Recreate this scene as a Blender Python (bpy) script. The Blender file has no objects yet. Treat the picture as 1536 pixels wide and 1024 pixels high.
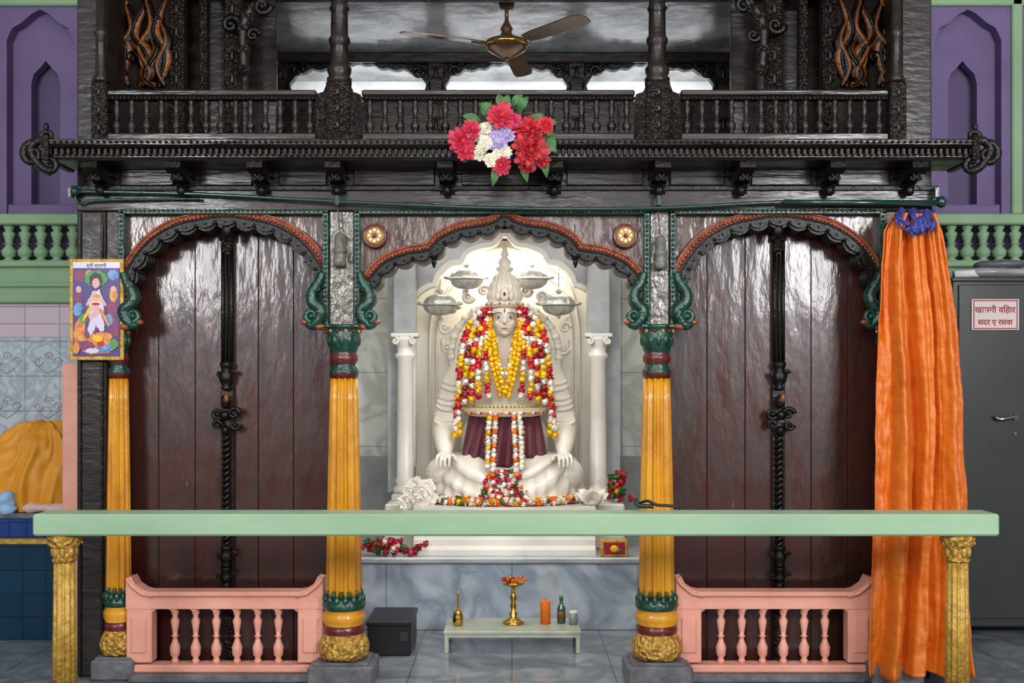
import bpy, bmesh, math, random
from mathutils import Vector, Matrix, noise
random.seed(7)
CAMZ=1.74; D=6.5; F=1625.0; HY=580.0
def X(px,Y=0): return (px-768)*(D+Y)/F
def Z(py,Y=0): return CAMZ-(py-HY)*(D+Y)/F
def L(p,Y=0): return p*(D+Y)/F
def P(px,py,Y=0): return (X(px,Y),Y,Z(py,Y))
pi=math.pi
# ------------------------------------------------------------ materials
def lin(h):
    h=h.lstrip('#'); c=[int(h[i:i+2],16)/255 for i in (0,2,4)]
    return tuple((x/12.92 if x<=.04045 else ((x+.055)/1.055)**2.4) for x in c)+(1,)
def mat(name,col,rough=.5,metal=0,bump=0,bs=20,col2=None,vs=4,st=(1,1,1),coat=0,sheen=0,lo=.35,hi=.65,voro=False,r2=None,cr_=.1,bd=.02,spec=.5,wear=None):
    m=bpy.data.materials.new(name); m.use_nodes=True; n=m.node_tree.nodes; l=m.node_tree.links
    b=n['Principled BSDF']; b.inputs['Roughness'].default_value=rough; b.inputs['Metallic'].default_value=metal
    b.inputs['Base Color'].default_value=lin(col); b.inputs['Coat Weight'].default_value=coat; b.inputs['Coat Roughness'].default_value=cr_
    b.inputs['Sheen Weight'].default_value=sheen; b.inputs['Specular IOR Level'].default_value=spec
    tc=n.new('ShaderNodeTexCoord'); mp=n.new('ShaderNodeMapping'); mp.inputs['Scale'].default_value=st
    l.new(tc.outputs['Object'],mp.inputs['Vector'])
    outc=None
    if col2 or r2 is not None:
        t=n.new('ShaderNodeTexNoise'); t.inputs['Scale'].default_value=vs; t.inputs['Detail'].default_value=6; t.inputs['Roughness'].default_value=.62
        l.new(mp.outputs[0],t.inputs['Vector'])
        r=n.new('ShaderNodeValToRGB'); r.color_ramp.elements[0].position=lo; r.color_ramp.elements[1].position=hi
        r.color_ramp.elements[0].color=lin(col); r.color_ramp.elements[1].color=lin(col2 or col)
        l.new(t.outputs['Fac'],r.inputs['Fac'])
        if col2: l.new(r.outputs['Color'],b.inputs['Base Color']); outc=r.outputs['Color']
        if r2 is not None:
            mr=n.new('ShaderNodeMapRange'); mr.inputs[1].default_value=lo; mr.inputs[2].default_value=hi
            mr.inputs[3].default_value=rough; mr.inputs[4].default_value=r2
            l.new(t.outputs['Fac'],mr.inputs[0]); l.new(mr.outputs[0],b.inputs['Roughness'])
    if wear and outc:      # chipped / scratched paint: (colour, scale vector, threshold)
        m2=n.new('ShaderNodeMapping'); m2.inputs['Scale'].default_value=wear[1]; l.new(tc.outputs['Object'],m2.inputs['Vector'])
        t3=n.new('ShaderNodeTexNoise'); t3.inputs['Scale'].default_value=1; t3.inputs['Detail'].default_value=8; t3.inputs['Roughness'].default_value=.7
        l.new(m2.outputs[0],t3.inputs['Vector'])
        mr=n.new('ShaderNodeMapRange'); mr.inputs[1].default_value=wear[2]; mr.inputs[2].default_value=wear[2]+.05; mr.inputs[4].default_value=.75
        l.new(t3.outputs['Fac'],mr.inputs[0])
        mx=n.new('ShaderNodeMix'); mx.data_type='RGBA'; l.new(mr.outputs[0],mx.inputs[0]); l.new(outc,mx.inputs[6]); mx.inputs[7].default_value=lin(wear[0])
        l.new(mx.outputs[2],b.inputs['Base Color'])
    if bump:
        if voro:
            t2=n.new('ShaderNodeTexVoronoi'); t2.inputs['Scale'].default_value=bs; out=t2.outputs['Distance']
        else:
            t2=n.new('ShaderNodeTexNoise'); t2.inputs['Scale'].default_value=bs; t2.inputs['Detail'].default_value=4; out=t2.outputs['Fac']
        l.new(mp.outputs[0],t2.inputs['Vector'])
        bp=n.new('ShaderNodeBump'); bp.inputs['Strength'].default_value=bump; bp.inputs['Distance'].default_value=bd
        l.new(out,bp.inputs['Height']); l.new(bp.outputs[0],b.inputs['Normal'])
        if coat: l.new(bp.outputs[0],b.inputs['Coat Normal'])
    return m
def tilemat(name,c1,c2,mortar,w,h,rough=.25,plane='xz',vein=None,msize=.012,off=0.0,vs=3,vf=.8,vd=1.6):
    m=bpy.data.materials.new(name); m.use_nodes=True; n=m.node_tree.nodes; l=m.node_tree.links
    b=n['Principled BSDF']; b.inputs['Roughness'].default_value=rough
    tc=n.new('ShaderNodeTexCoord'); s=n.new('ShaderNodeSeparateXYZ'); c=n.new('ShaderNodeCombineXYZ')
    l.new(tc.outputs['Object'],s.inputs[0]); l.new(s.outputs[0],c.inputs[0]); l.new(s.outputs[2 if plane=='xz' else 1],c.inputs[1])
    br=n.new('ShaderNodeTexBrick'); br.offset=off; br.inputs['Scale'].default_value=1; br.inputs['Brick Width'].default_value=w
    br.inputs['Row Height'].default_value=h; br.inputs['Mortar Size'].default_value=msize*.35; br.inputs['Mortar'].default_value=lin(mortar)
    br.inputs['Color1'].default_value=lin(c1); br.inputs['Color2'].default_value=lin(c2); br.inputs['Bias'].default_value=0
    l.new(c.outputs[0],br.inputs['Vector'])
    outc=br.outputs['Color']
    if vein:
        t=n.new('ShaderNodeTexNoise'); t.inputs['Scale'].default_value=vs; t.inputs['Detail'].default_value=8; t.inputs['Distortion'].default_value=vd
        l.new(tc.outputs['Object'],t.inputs['Vector'])
        r=n.new('ShaderNodeValToRGB'); e=r.color_ramp.elements; e[0].position=.38; e[0].color=(1,1,1,1); e[1].position=.62; e[1].color=(1,1,1,1)
        k=r.color_ramp.elements.new(.5); k.color=lin(vein)
        l.new(t.outputs['Fac'],r.inputs['Fac'])
        mx=n.new('ShaderNodeMix'); mx.data_type='RGBA'; mx.blend_type='MULTIPLY'; mx.inputs[0].default_value=vf
        l.new(outc,mx.inputs[6]); l.new(r.outputs['Color'],mx.inputs[7]); outc=mx.outputs[2]
    l.new(outc,b.inputs['Base Color'])
    bp=n.new('ShaderNodeBump'); bp.invert=True; bp.inputs['Strength'].default_value=.4; bp.inputs['Distance'].default_value=.004
    l.new(br.outputs['Fac'],bp.inputs['Height']); l.new(bp.outputs[0],b.inputs['Normal'])
    return m
WOOD=mat('dark_varnished_wood','#130e0b',.32,bump=.25,bs=9,col2='#261c16',vs=5,st=(1,1,3),coat=.12,r2=.5,cr_=.16,spec=.35)
WOODH=mat('dark_beam_wood','#140f0c',.24,bump=.4,bs=7,col2='#2b201a',vs=5,st=(.35,1,4),coat=.2,r2=.45,spec=.4)
CARVE=mat('carved_dark_wood','#100b09',.42,bump=.8,bs=55,col2='#261b15',vs=12,coat=.05,voro=True,spec=.3)
TRIM=mat('black_carved_trim','#0e0a08',.36,bump=.3,bs=40,coat=.04,spec=.28)
SPAN=mat('varnished_spandrel_wood','#42291f',.2,bump=.45,bs=5,col2='#5e4438',vs=4,st=(2.5,1,1.2),coat=.35,r2=.42,spec=.4)
DOOR=mat('brown_door_paint','#46201a',.22,bump=.4,bs=5,col2='#2b130d',vs=3.5,st=(2.6,1,.8),coat=.35,r2=.42,bd=.014,wear=('#7a665a',(34,1,3.2),.66))
PILA=mat('grey_varnished_pilaster','#4c433a',.22,bump=.6,bs=14,col2='#6d6559',vs=9,st=(1.5,1,1),coat=.55)
GREEN=mat('dark_green_paint','#0f4836',.3,bump=.35,bs=40,col2='#10281f',vs=18,coat=.25)
ORB=mat('orange_bead_paint','#a8512e',.4,bump=.3,bs=60,col2='#66301f',vs=25,coat=.15)
REDP=mat('maroon_paint','#5e1814',.3,bump=.2,bs=40,coat=.3)
YEL=mat('yellow_ochre_paint','#d4951c',.32,bump=.35,bs=22,col2='#b26c10',vs=6,st=(1,1,.4),coat=.25,lo=.42,hi=.7,wear=('#5c3410',(26,26,7),.70))
GOLD=mat('gold_paint','#c8a045',.38,metal=.15,bump=.5,bs=45,col2='#9a7430',vs=20)
GOLDS=mat('gold_relief_paint','#d6ab48',.38,metal=.15,bump=1,bs=38,col2='#946428',vs=30,voro=True)
BRASS=mat('brass','#c99f4a',.25,metal=1,bump=.1,bs=30)
PINK=mat('pink_paint','#d8937f',.45,bump=.2,bs=15,col2='#e09f8c',vs=5,coat=.08)
MINT=mat('mint_green_paint','#87a686',.42,bump=.15,bs=10,col2='#98b694',vs=2.5,st=(.4,1,1),coat=.06)
WGREEN=mat('pale_green_wall_paint','#7c9c76',.6,bump=.1,bs=12,col2='#89a882',vs=3)
PURP=mat('purple_wall_paint','#62507a',.65,bump=.1,bs=10,col2='#6c5a84',vs=3)
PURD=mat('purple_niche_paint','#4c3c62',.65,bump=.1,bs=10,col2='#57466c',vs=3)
MARB=mat('white_marble','#d4cfc6',.3,bump=.05,bs=5,col2='#bebcb8',vs=3,lo=.5,hi=.75)
STAT=mat('polished_statue_marble','#ddd5c8',.34,bump=.03,bs=8,col2='#d0c8bb',vs=4,coat=.15)
MGREY=mat('grey_marble','#a4a6a8',.24,bump=.05,bs=5,col2='#85898d',vs=4,lo=.4,hi=.7)
STONE=mat('grey_base_stone','#6c6c70',.4,bump=.4,bs=25,col2='#4c4b50',vs=9)
WSHINE=mat('pale_glazed_marble','#e6e2d4',.25,bump=.1,bs=3,col2='#d8d2c2',vs=2)
BLUEVEIN=tilemat('blue_grey_marble_slabs','#c4ccd4','#bac4cd','#8c9296',.9,.7,.18,vein='#b0bac6',vs=1.8,vf=.9,vd=1)
WTILE=tilemat('white_marble_wall_tiles','#dfe2df','#d8dbd8','#a8aaa8',.46,.62,.2,vein='#d0d2d2',vs=2)
FLOORM=tilemat('grey_marble_floor_tiles','#858b90','#7a8086','#56595c',.62,.62,.14,plane='xy',vein='#b0b6b8',vs=2.5,vd=.8)
LTILE=tilemat('pale_wall_tiles','#c4ccd4','#bcc4cc','#98a0a6',.26,.26,.18,vein='#c4ced4',vs=7)
PTILE=tilemat('pinkish_wall_tiles','#ccbac2','#c2b0ba','#9c8c96',.26,.13,.25)
TEAL=tilemat('teal_blue_tiles','#103a50','#0d3046','#0a1e28',.16,.16,.12,vein='#a0e0f0',vs=9,vf=.6)
BLUET=tilemat('blue_patterned_tiles','#26488a','#1e3a7a','#122444',.12,.1,.12,vein='#9cd0e8',vs=20)
ORANGE=mat('orange_satin_cloth','#cb600a',.48,bump=.35,bs=14,col2='#d47016',vs=8,st=(1,1,1.6),sheen=.03,coat=.03,cr_=.35)
SAFF=mat('saffron_cloth','#d08812',.55,bump=.4,bs=9,col2='#dc961e',vs=5,sheen=.08)
PBLUE=mat('violet_blue_cloth','#2a2468',.55,bump=.4,bs=25,col2='#243488',vs=20,sheen=.05)
MAROON=mat('maroon_cloth','#4c1024',.6,bump=.3,bs=20,col2='#5c142c',vs=10,sheen=.1)
SILV=mat('silver_metal','#c0c0bc',.3,metal=.35,bump=.25,bs=30,col2='#9c9c96',vs=20)
STEEL=mat('dark_steel_cabinet_paint','#363a37',.32,bump=.06,bs=4,col2='#2f3331',vs=2,coat=.15)
CHROME=mat('chrome','#a8a8a8',.15,metal=1)
CEIL=mat('silver_painted_ceiling','#84878a',.2,metal=.4,bump=.35,bs=5,col2='#c4c6c6',vs=2.2,lo=.4,hi=.6,coat=.2)
PALE=mat('pale_upper_wall','#b0b2b4',.3,bump=.2,bs=4,col2='#dcdcda',vs=1.6)
OCARVE=mat('orange_brown_carving','#8c4f1c',.4,bump=.5,bs=30,col2='#5c3010',vs=12,coat=.15)
FANM=mat('brown_fan_enamel','#4a3422',.28,metal=.4,col2='#64482c',vs=20)
PIPE=mat('dark_green_pipe_paint','#0e332e',.25,coat=.4,bump=.1,bs=30)
WIRE=mat('string','#6a4a3a',.7)
PLAST=mat('grey_lamp_holder','#77776e',.4,col2='#56564e',vs=30)
RED=mat('red_petals','#b00c1c',.6,col2='#cc2030',vs=40)
DRED=mat('deep_red_petals','#800a12',.6,col2='#9a101a',vs=40)
PKP=mat('pink_petals','#c4305a',.6,col2='#b0264c',vs=40)
CREAM=mat('cream_petals','#e0d6b0',.6,col2='#e8e0c4',vs=40)
LILAC=mat('lilac_petals','#a894c4',.6,col2='#beaed4',vs=40)
WHT=mat('white_petals','#e6dfd4',.6,col2='#d8d1c4',vs=40)
YP=mat('yellow_petals','#e6bc10',.6,col2='#dea808',vs=40)
OP=mat('orange_petals','#e87810',.6,col2='#dc6208',vs=40)
LEAF=mat('green_leaves','#24501c',.5,col2='#3c7430',vs=30)
PAPER=mat('white_paper','#e8e6e4',.6)
DARK=mat('black_box_and_cloth','#1a191c',.4,bump=.1,bs=10)  # plain black of the storage box and the cloth strip
REDINK=mat('red_ink','#a01822',.6)
SIGN=mat('sign_board','#d4c4c2',.5)
BLK=mat('black_paint','#080808',.4)
GLASSG=mat('green_bottle','#24503a',.1,coat=.5)
TTOP=mat('pale_table_paint','#adb29e',.3,col2='#949a88',vs=6)
SKYB=mat('poster_blue','#222c68',.4,col2='#4a2070',vs=30); PGRN=mat('poster_green','#3a8438',.4)
SKIN=mat('poster_skin','#c89c98',.4); PBG=mat('poster_white','#c0b8cc',.3)
BLUC=mat('light_blue_cloth','#8ab0d0',.6,bump=.3,bs=14); PNKC=mat('pale_pink_cloth','#d0b0a8',.6,bump=.3,bs=14)

# ------------------------------------------------------------ mesh builder
ID=Matrix.Identity(4)
class B:
    def __init__(s,name): s.n=name; s.v=[]; s.f=[]; s.mi=[]; s.sm=[]; s.m=[]
    def add(s,vs,fs,mt,smooth=False,M=None):
        if mt not in s.m: s.m.append(mt)
        k=s.m.index(mt); o=len(s.v)
        if M is not None: vs=[tuple(M@Vector(q)) for q in vs]
        s.v+=vs
        for f in fs: s.f.append([i+o for i in f]); s.mi.append(k); s.sm.append(smooth)
    def box(s,x0,x1,y0,y1,z0,z1,mt,ch=.004,M=None):
        lo=(min(x0,x1),min(y0,y1),min(z0,z1)); hi=(max(x0,x1),max(y0,y1),max(z0,z1))
        ch=min([ch]+[(hi[i]-lo[i])*.3 for i in range(3)])
        vs=[];ix={}
        for a in (0,1):
            for b in (0,1):
                for c in (0,1):
                    sg=(a,b,c)
                    for ax in range(3):
                        p=[]
                        for k in range(3):
                            e=hi[k] if sg[k] else lo[k]
                            if k!=ax: e+= -ch if sg[k] else ch
                            p.append(e)
                        ix[(a,b,c,ax)]=len(vs); vs.append(tuple(p))
        fs=[]
        for ax in range(3):
            o=[k for k in range(3) if k!=ax]
            for sg in (0,1):
                q=[]
                for u,w in ((0,0),(1,0),(1,1),(0,1)):
                    t=[0,0,0]; t[ax]=sg; t[o[0]]=u; t[o[1]]=w; q.append(ix[(*t,ax)])
                fs.append(q)
            for u in (0,1):
                for w in (0,1):
                    t0=[0,0,0]; t0[o[0]]=u; t0[o[1]]=w; t1=list(t0); t1[ax]=1
                    fs.append([ix[(*t0,o[0])],ix[(*t0,o[1])],ix[(*t1,o[1])],ix[(*t1,o[0])]])
        for a in (0,1):
            for b in (0,1):
                for c in (0,1): fs.append([ix[(a,b,c,k)] for k in range(3)])
        s.add(vs,fs,mt,False,M)
    def lathe(s,cx,cy,prof,mt,seg=20,flute=None,M=None,sy=1,smooth=True):
        vs=[];n=len(prof); groups={}
        for p in prof:
            z,r=p[0],p[1]
            for i in range(seg):
                a=2*pi*i/seg; rr=r
                if flute and flute[2]<=z<=flute[3]: rr=r*(1-flute[1]*abs(math.sin(a*flute[0]/2+pi/2))**1.5)
                vs.append((cx+rr*math.cos(a),cy+sy*rr*math.sin(a),z))
        cur=mt
        for j in range(n-1):
            if len(prof[j])>2: cur=prof[j][2]
            g=groups.setdefault(id(cur),(cur,[]))[1]
            for i in range(seg):
                k=(i+1)%seg; g.append([j*seg+i,j*seg+k,(j+1)*seg+k,(j+1)*seg+i])
        groups.setdefault(id(mt),(mt,[]))
        caps=[list(range(seg))[::-1],[ (n-1)*seg+i for i in range(seg)]]
        o=len(s.v)
        if M is not None: vs=[tuple(M@Vector(q)) for q in vs]
        s.v+=vs
        for g in groups.values():
            if g[0] not in s.m: s.m.append(g[0])
            k=s.m.index(g[0])
            for f in g[1]: s.f.append([i+o for i in f]); s.mi.append(k); s.sm.append(smooth)
        k=s.m.index(mt)
        for f in caps: s.f.append([i+o for i in f]); s.mi.append(k); s.sm.append(False)
    def poly(s,pts,lo,hi,mt,plane='xz',M=None,smooth=False):
        n=len(pts)
        if plane=='xz': f=lambda p,t:(p[0],t,p[1])
        elif plane=='yz': f=lambda p,t:(t,p[0],p[1])
        else: f=lambda p,t:(p[0],p[1],t)
        vs=[f(p,lo) for p in pts]+[f(p,hi) for p in pts]
        fs=[list(range(n)),[n+i for i in range(n)][::-1]]+[[i,(i+1)%n,n+(i+1)%n,n+i] for i in range(n)]
        s.add(vs,fs,mt,smooth,M)
    def strip(s,A,Bq,y0,y1,mt):
        n=len(A); vs=[(p[0],y0,p[1]) for p in A]+[(p[0],y0,p[1]) for p in Bq]+[(p[0],y1,p[1]) for p in A]+[(p[0],y1,p[1]) for p in Bq]
        fs=[]
        for i in range(n-1):
            fs+=[[i,i+1,n+i+1,n+i],[2*n+i,3*n+i,3*n+i+1,2*n+i+1],[i,2*n+i,2*n+i+1,i+1],[n+i,n+i+1,3*n+i+1,3*n+i]]
        fs+=[[0,n,3*n,2*n],[n-1,2*n-1,4*n-1,3*n-1]]
        s.add(vs,fs,mt)
    def tube(s,pts,r,mt,seg=8,closed=False,flat=1):
        pts=[Vector(p) for p in pts]; n=len(pts)
        if not isinstance(r,(list,tuple)): r=[r]*n
        T=[]
        for i in range(n):
            if closed: t=pts[(i+1)%n]-pts[i-1]
            else: t=pts[min(i+1,n-1)]-pts[max(i-1,0)]
            T.append(t.normalized() if t.length>1e-9 else Vector((0,0,1)))
        up=Vector((0,1,0)) if abs(T[0].y)<.9 else Vector((1,0,0))
        N=(up-T[0]*up.dot(T[0])).normalized(); vs=[];fs=[]
        for i in range(n):
            N=(N-T[i]*N.dot(T[i])).normalized(); Bn=T[i].cross(N)
            for k in range(seg):
                a=2*pi*k/seg; q=pts[i]+(N*math.cos(a)*flat+Bn*math.sin(a))*r[i]; vs.append(tuple(q))
        m=n if closed else n-1
        for i in range(m):
            j=(i+1)%n
            for k in range(seg):
                l2=(k+1)%seg; fs.append([i*seg+k,i*seg+l2,j*seg+l2,j*seg+k])
        if not closed: fs+=[list(range(seg))[::-1],[(n-1)*seg+k for k in range(seg)]]
        s.add(vs,fs,mt,True)
    def ell(s,c,r,mt,seg=12,ring=8,M=None,nz=0,ns=10):
        if not isinstance(r,(tuple,list)): r=(r,r,r)
        vs=[(0,0,1)];fs=[]
        for j in range(1,ring):
            t=pi*j/ring
            for i in range(seg):
                a=2*pi*i/seg; vs.append((math.sin(t)*math.cos(a),math.sin(t)*math.sin(a),math.cos(t)))
        vs.append((0,0,-1)); R=M or ID
        out=[]
        for q in vs:
            q=Vector((q[0]*r[0],q[1]*r[1],q[2]*r[2])); q=R@q+Vector(c)
            if nz: q+= (q-Vector(c)).normalized()*noise.noise(q*ns)*nz
            out.append(tuple(q))
        for i in range(seg):
            k=(i+1)%seg; fs.append([0,1+i,1+k]); e=len(vs)-1; b=1+(ring-2)*seg; fs.append([e,b+k,b+i])
            for j in range(ring-2): fs.append([1+j*seg+i,1+(j+1)*seg+i,1+(j+1)*seg+k,1+j*seg+k])
        s.add(out,fs,mt,True)
    def bead(s,c,r,mt): s.ell(c,r,mt,6,4)
    def pom(s,c,r,mt):
        c=Vector(c); s.ell(c,r*.8,mt,7,5,nz=r*.3,ns=60)
        for i in range(12):
            d=Vector((random.uniform(-1,1),random.uniform(-1,.6),random.uniform(-1,1))).normalized()
            t=d.cross(Vector((.3,.5,.8))).normalized(); u=d.cross(t); w=r*.42
            a=c+d*r*.6; b=c+d*r*1.1
            s.add([tuple(a-t*w*.5),tuple(a+t*w*.5),tuple(b+t*w+u*w*.4),tuple(b-t*w+u*w*.4)],[[0,1,2,3]],mt)
    def flower(s,c,r,mt,nrm=(0,-1,.2),core=None,layers=4,mt2=None):
        c=Vector(c); n=Vector(nrm).normalized(); a=n.orthogonal().normalized(); b=n.cross(a)
        for ly in range(layers):
            cnt=16-ly*2; tilt=.1+ly*.27; ln=r*(1-.14*ly); a0=random.random()*6
            for i in range(cnt):
                t=a0+2*pi*i/cnt+random.uniform(-.1,.1); d=(a*math.cos(t)+b*math.sin(t)); w=(a*-math.sin(t)+b*math.cos(t))*ln*.21
                e=(d*math.cos(tilt)+n*math.sin(tilt)).normalized(); l2=ln*random.uniform(.85,1.1)
                p0=c+d*r*.06; p1=c+e*l2*.6+n*l2*.06; p2=c+e*l2+n*l2*(-.06+random.uniform(-.12,.14))
                vs=[p0-w*.3,p0+w*.3,p1-w*1.1,p1+w*1.1,p2-w*.6,p2+w*.6,p2+e*l2*.08+n*l2*.03]
                s.add([tuple(q) for q in vs],[[0,1,3,2],[2,3,5,4],[4,5,6]],(mt2 if mt2 and (i+ly)%2 else mt),True)
        s.ell(c+n*r*.18,r*.25,core or mt,8,5,nz=r*.1,ns=70)
    def leaf(s,p,d,ln,w,mt,nrm=(0,-1,0)):
        p=Vector(p); d=Vector(d).normalized(); n=Vector(nrm); sd=d.cross(n).normalized()
        vs=[];fs=[];K=6
        for i in range(K+1):
            t=i/K; q=p+d*ln*t+n*ln*.18*math.sin(t*pi)-Vector((0,0,ln*.15*t*t)); ww=w*math.sin(pi*min(1,t*.93+.05))
            vs+=[tuple(q-sd*ww+n*.15*ww),tuple(q),tuple(q+sd*ww+n*.15*ww)]
        for i in range(K):
            o=i*3; fs+=[[o,o+1,o+4,o+3],[o+1,o+2,o+5,o+4]]
        s.add(vs,fs,mt,True)
    def spiral(s,cx,cz,y,r0,turns,th,mt,dr=1,a0=0,r1=.12,seg=8):
        n=int(18*turns)+2; pts=[];rr=[]
        for i in range(n):
            t=i/(n-1); a=a0+dr*2*pi*turns*t; r=r0*(1-t)+r0*r1*t
            pts.append((cx+r*math.cos(a),y,cz+r*math.sin(a))); rr.append(th*(1-.55*t))
        s.tube(pts,rr,mt,seg)
        s.ell(pts[-1],th*.9,mt,8,6)
    def done(s,mods=(),parent=None,recalc=True):
        me=bpy.data.meshes.new(s.n); me.from_pydata(s.v,[],s.f)
        for m in s.m: me.materials.append(m)
        me.polygons.foreach_set('material_index',s.mi); me.polygons.foreach_set('use_smooth',s.sm)
        if recalc:
            bm=bmesh.new(); bm.from_mesh(me); bmesh.ops.recalc_face_normals(bm,faces=bm.faces); bm.to_mesh(me); bm.free()
        me.update(); ob=bpy.data.objects.new(s.n,me); bpy.context.scene.collection.objects.link(ob)
        for t,kw in mods:
            md=ob.modifiers.new(t,t)
            for k,v in kw.items(): setattr(md,k,v)
        if parent: ob.parent=parent
        return ob
def empty(name,loc=(0,0,0)):
    e=bpy.data.objects.new(name,None); bpy.context.scene.collection.objects.link(e); return e
def cr(pts,n):
    out=[]; m=len(pts)
    for i in range(m-1):
        p0=pts[max(i-1,0)];p1=pts[i];p2=pts[i+1];p3=pts[min(i+2,m-1)]
        for k in range(n):
            t=k/n; out.append(tuple(.5*((2*b)+(-a+c)*t+(2*a-5*b+4*c-d)*t*t+(-a+3*b-3*c+d)*t**3) for a,b,c,d in zip(p0,p1,p2,p3)))
    out.append(tuple(pts[-1])); return out
def resamp(pts,N):
    d=[0]
    for a,b in zip(pts,pts[1:]): d.append(d[-1]+math.dist(a,b))
    out=[];j=0
    for i in range(N):
        t=d[-1]*i/(N-1)
        while j<len(d)-2 and d[j+1]<t: j+=1
        f=(t-d[j])/max(1e-9,d[j+1]-d[j]); out.append(tuple(a+(b-a)*f for a,b in zip(pts[j],pts[j+1])))
    return out
def offs(path,fn):
    out=[];n=len(path)
    for i,p in enumerate(path):
        a=path[max(0,i-1)];b=path[min(n-1,i+1)]; tx,tz=b[0]-a[0],b[1]-a[1]; l=math.hypot(tx,tz) or 1
        d=fn(i/(n-1)) if callable(fn) else fn
        out.append((p[0]-tz/l*d,p[1]+tx/l*d))
    return out

# ------------------------------------------------------------ FLOOR
b=B('floor'); b.box(-6,6,-8,4,-.1,0,FLOORM,0); b.done()

# ------------------------------------------------------------ shrine facade
fac=B('carved_wooden_shrine_facade')
ZT=4.75
for x0,x1 in ((115,160),(1352,1398)):
    fac.box(X(x0),X(x1),0,.2,0,ZT,WOOD,.01)
    for xx in (x0+6,x1-6): fac.box(X(xx)-.008,X(xx)+.008,-.015,.02,0,Z(320),TRIM,.004)
fac.box(X(118),X(1396),-.04,.2,Z(318),Z(284),WOODH,.008)
fac.box(X(118),X(1396),.03,.2,Z(286),Z(236),WOODH,.003)
fac.box(X(112),X(1402),-.06,.1,Z(288),Z(281),TRIM,.004)
fac.box(X(118),X(1396),-.02,.1,Z(250),Z(240),CARVE,.004)
br_x=[160,280,398,510,672,830,985,1107,1237,1355]
for a,c in zip(br_x,br_x[1:]):
    fac.box(X(a+20),X(c-20),.0,.05,Z(278),Z(252),WOODH,.006)
prof=[(.05,3.04),(-.27,3.04),(-.28,3.0),(-.22,2.975),(-.16,2.985),(-.12,2.955),(-.07,2.94),(-.05,2.9),(-.02,2.86),(.05,2.85)]
for x in br_x:
    w=.045; fac.poly([(q[0],q[1]) for q in prof],X(x)-w,X(x)+w,TRIM,'yz')
    for sx in (-1,1): fac.spiral(X(x)+sx*.022,2.955,-.205,.02,1.2,.009,TRIM,sx,pi/2)
    fac.ell((X(x),-.1,2.9),(.03,.03,.035),TRIM,8,6); fac.box(X(x)-.055,X(x)+.055,-.09,.04,2.985,3.0,TRIM)
def bay(xc,kind,x0,x1):
    if kind=='side':
        h=[(-149,490),(-148,450),(-144,425),(-132,398),(-107,368),(-72,347),(-34,338),(0,334)]
    else:
        h=[(-207,490),(-206,455),(-197,428),(-176,403),(-146,390),(-122,386),(-106,382),(-92,366),(-64,353),(-28,347),(-8,340),(0,334)]
    full=h+[(-p[0],p[1]) for p in h[-2::-1]]
    path=[(X(xc+p[0]),Z(p[1])) for p in full]; path=resamp(cr(path,8),220)
    xl,xr=X(x0+10),X(x1-10)
    cl=lambda A:[(min(max(p[0],xl),xr),min(p[1],Z(322))) for p in A]
    top=Z(318)
    fac.poly([(X(x0),Z(492))]+path+[(X(x1),Z(492)),(X(x1),top),(X(x0),top)],.04,.1,SPAN)
    k=17 if kind=='side' else 21
    A=cl(offs(path,.034)); C=offs(path,lambda s:-(.004+.036*abs(math.sin(pi*k*s))**.6))
    fac.strip(A,C,-.02,.12,TRIM)
    A=cl(offs(path,.034)); C=offs(path,lambda s:-(-.008+.03*abs(math.sin(pi*k*s))**.6))
    fac.strip(A,C,-.04,-.01,TRIM)
    q=resamp(offs(path,.0),k*2+1)
    for i,p in enumerate(q[1:-1]): fac.ell((p[0],-.042,p[1]),(.012,.008,.012) if i%2 else (.007,.006,.007),TRIM,6,4)
    A=cl(offs(path,.075)); C=cl(offs(path,.03)); fac.strip(A,C,.0,.06,ORB)
    fac.tube([(p[0],-.04,p[1]) for p in cl(offs(path,.032))],.007,TRIM,6)
    fac.tube([(p[0],-.005,p[1]) for p in cl(offs(path,.077))],.008,ORB,6)
    q=resamp(cl(offs(path,.054)),84 if kind=='side' else 104)
    for p in q: fac.bead((p[0],-.004,p[1]),.013,ORB)
    if kind!='side':
        for sx in (-106,106):
            x=X(xc+sx); z=Z(384); fac.ell((x,0,z),(.03,.035,.028),TRIM); fac.ell((x,0,z-.035),(.016,.018,.028),TRIM); fac.ell((x,0,z-.062),.009,TRIM)
    else: fac.ell((X(xc),0,Z(345)),(.035,.03,.045),TRIM)
    for (a,c,d,e) in ((x0,x1,312,322),(x0,x0+9,318,492),(x1-9,x1,318,492)):
        fac.box(X(a),X(c),-.035,.05,Z(e),Z(d),GREEN,.004)
    for i in range(int((x1-x0)/7)): fac.bead((X(x0+5+i*7),-.038,Z(317)),.010,GREEN)
    for i in range(24):
        for xx in (x0+4.5,x1-4.5): fac.bead((X(xx),-.038,Z(326+i*7)),.010,GREEN)
    for sx in (-1,1):
        bx=(x0+12 if sx<0 else x1-12); s=-sx
        def q(dx,py,Y=-.04): return (X(bx+s*dx),Y,Z(py))
        pts=cr([q(-3,410),q(2,425),q(12,440),q(10,455),q(-2,466),q(2,480),q(12,488),q(22,480)],5)
        fac.tube(pts,[.024+.016*math.sin(pi*i/(len(pts)-1)) for i in range(len(pts))],GREEN,8,flat=1.2)
        fac.spiral(X(bx+s*12),Z(474),-.06,.042,1.1,.02,GREEN,s,-pi/2)
        fac.spiral(X(bx+s*4),Z(432),-.055,.034,1.0,.015,GREEN,-s,pi/2)
        fac.ell(q(23,484,-.06),(.022,.02,.016),ORB); fac.ell(q(0,491,-.05),(.035,.03,.02),ORB)
        for t in range(4): fac.ell(q(17-2*t,444+7*t,-.045),(.022,.022,.012),GREEN,8,5)
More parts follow.
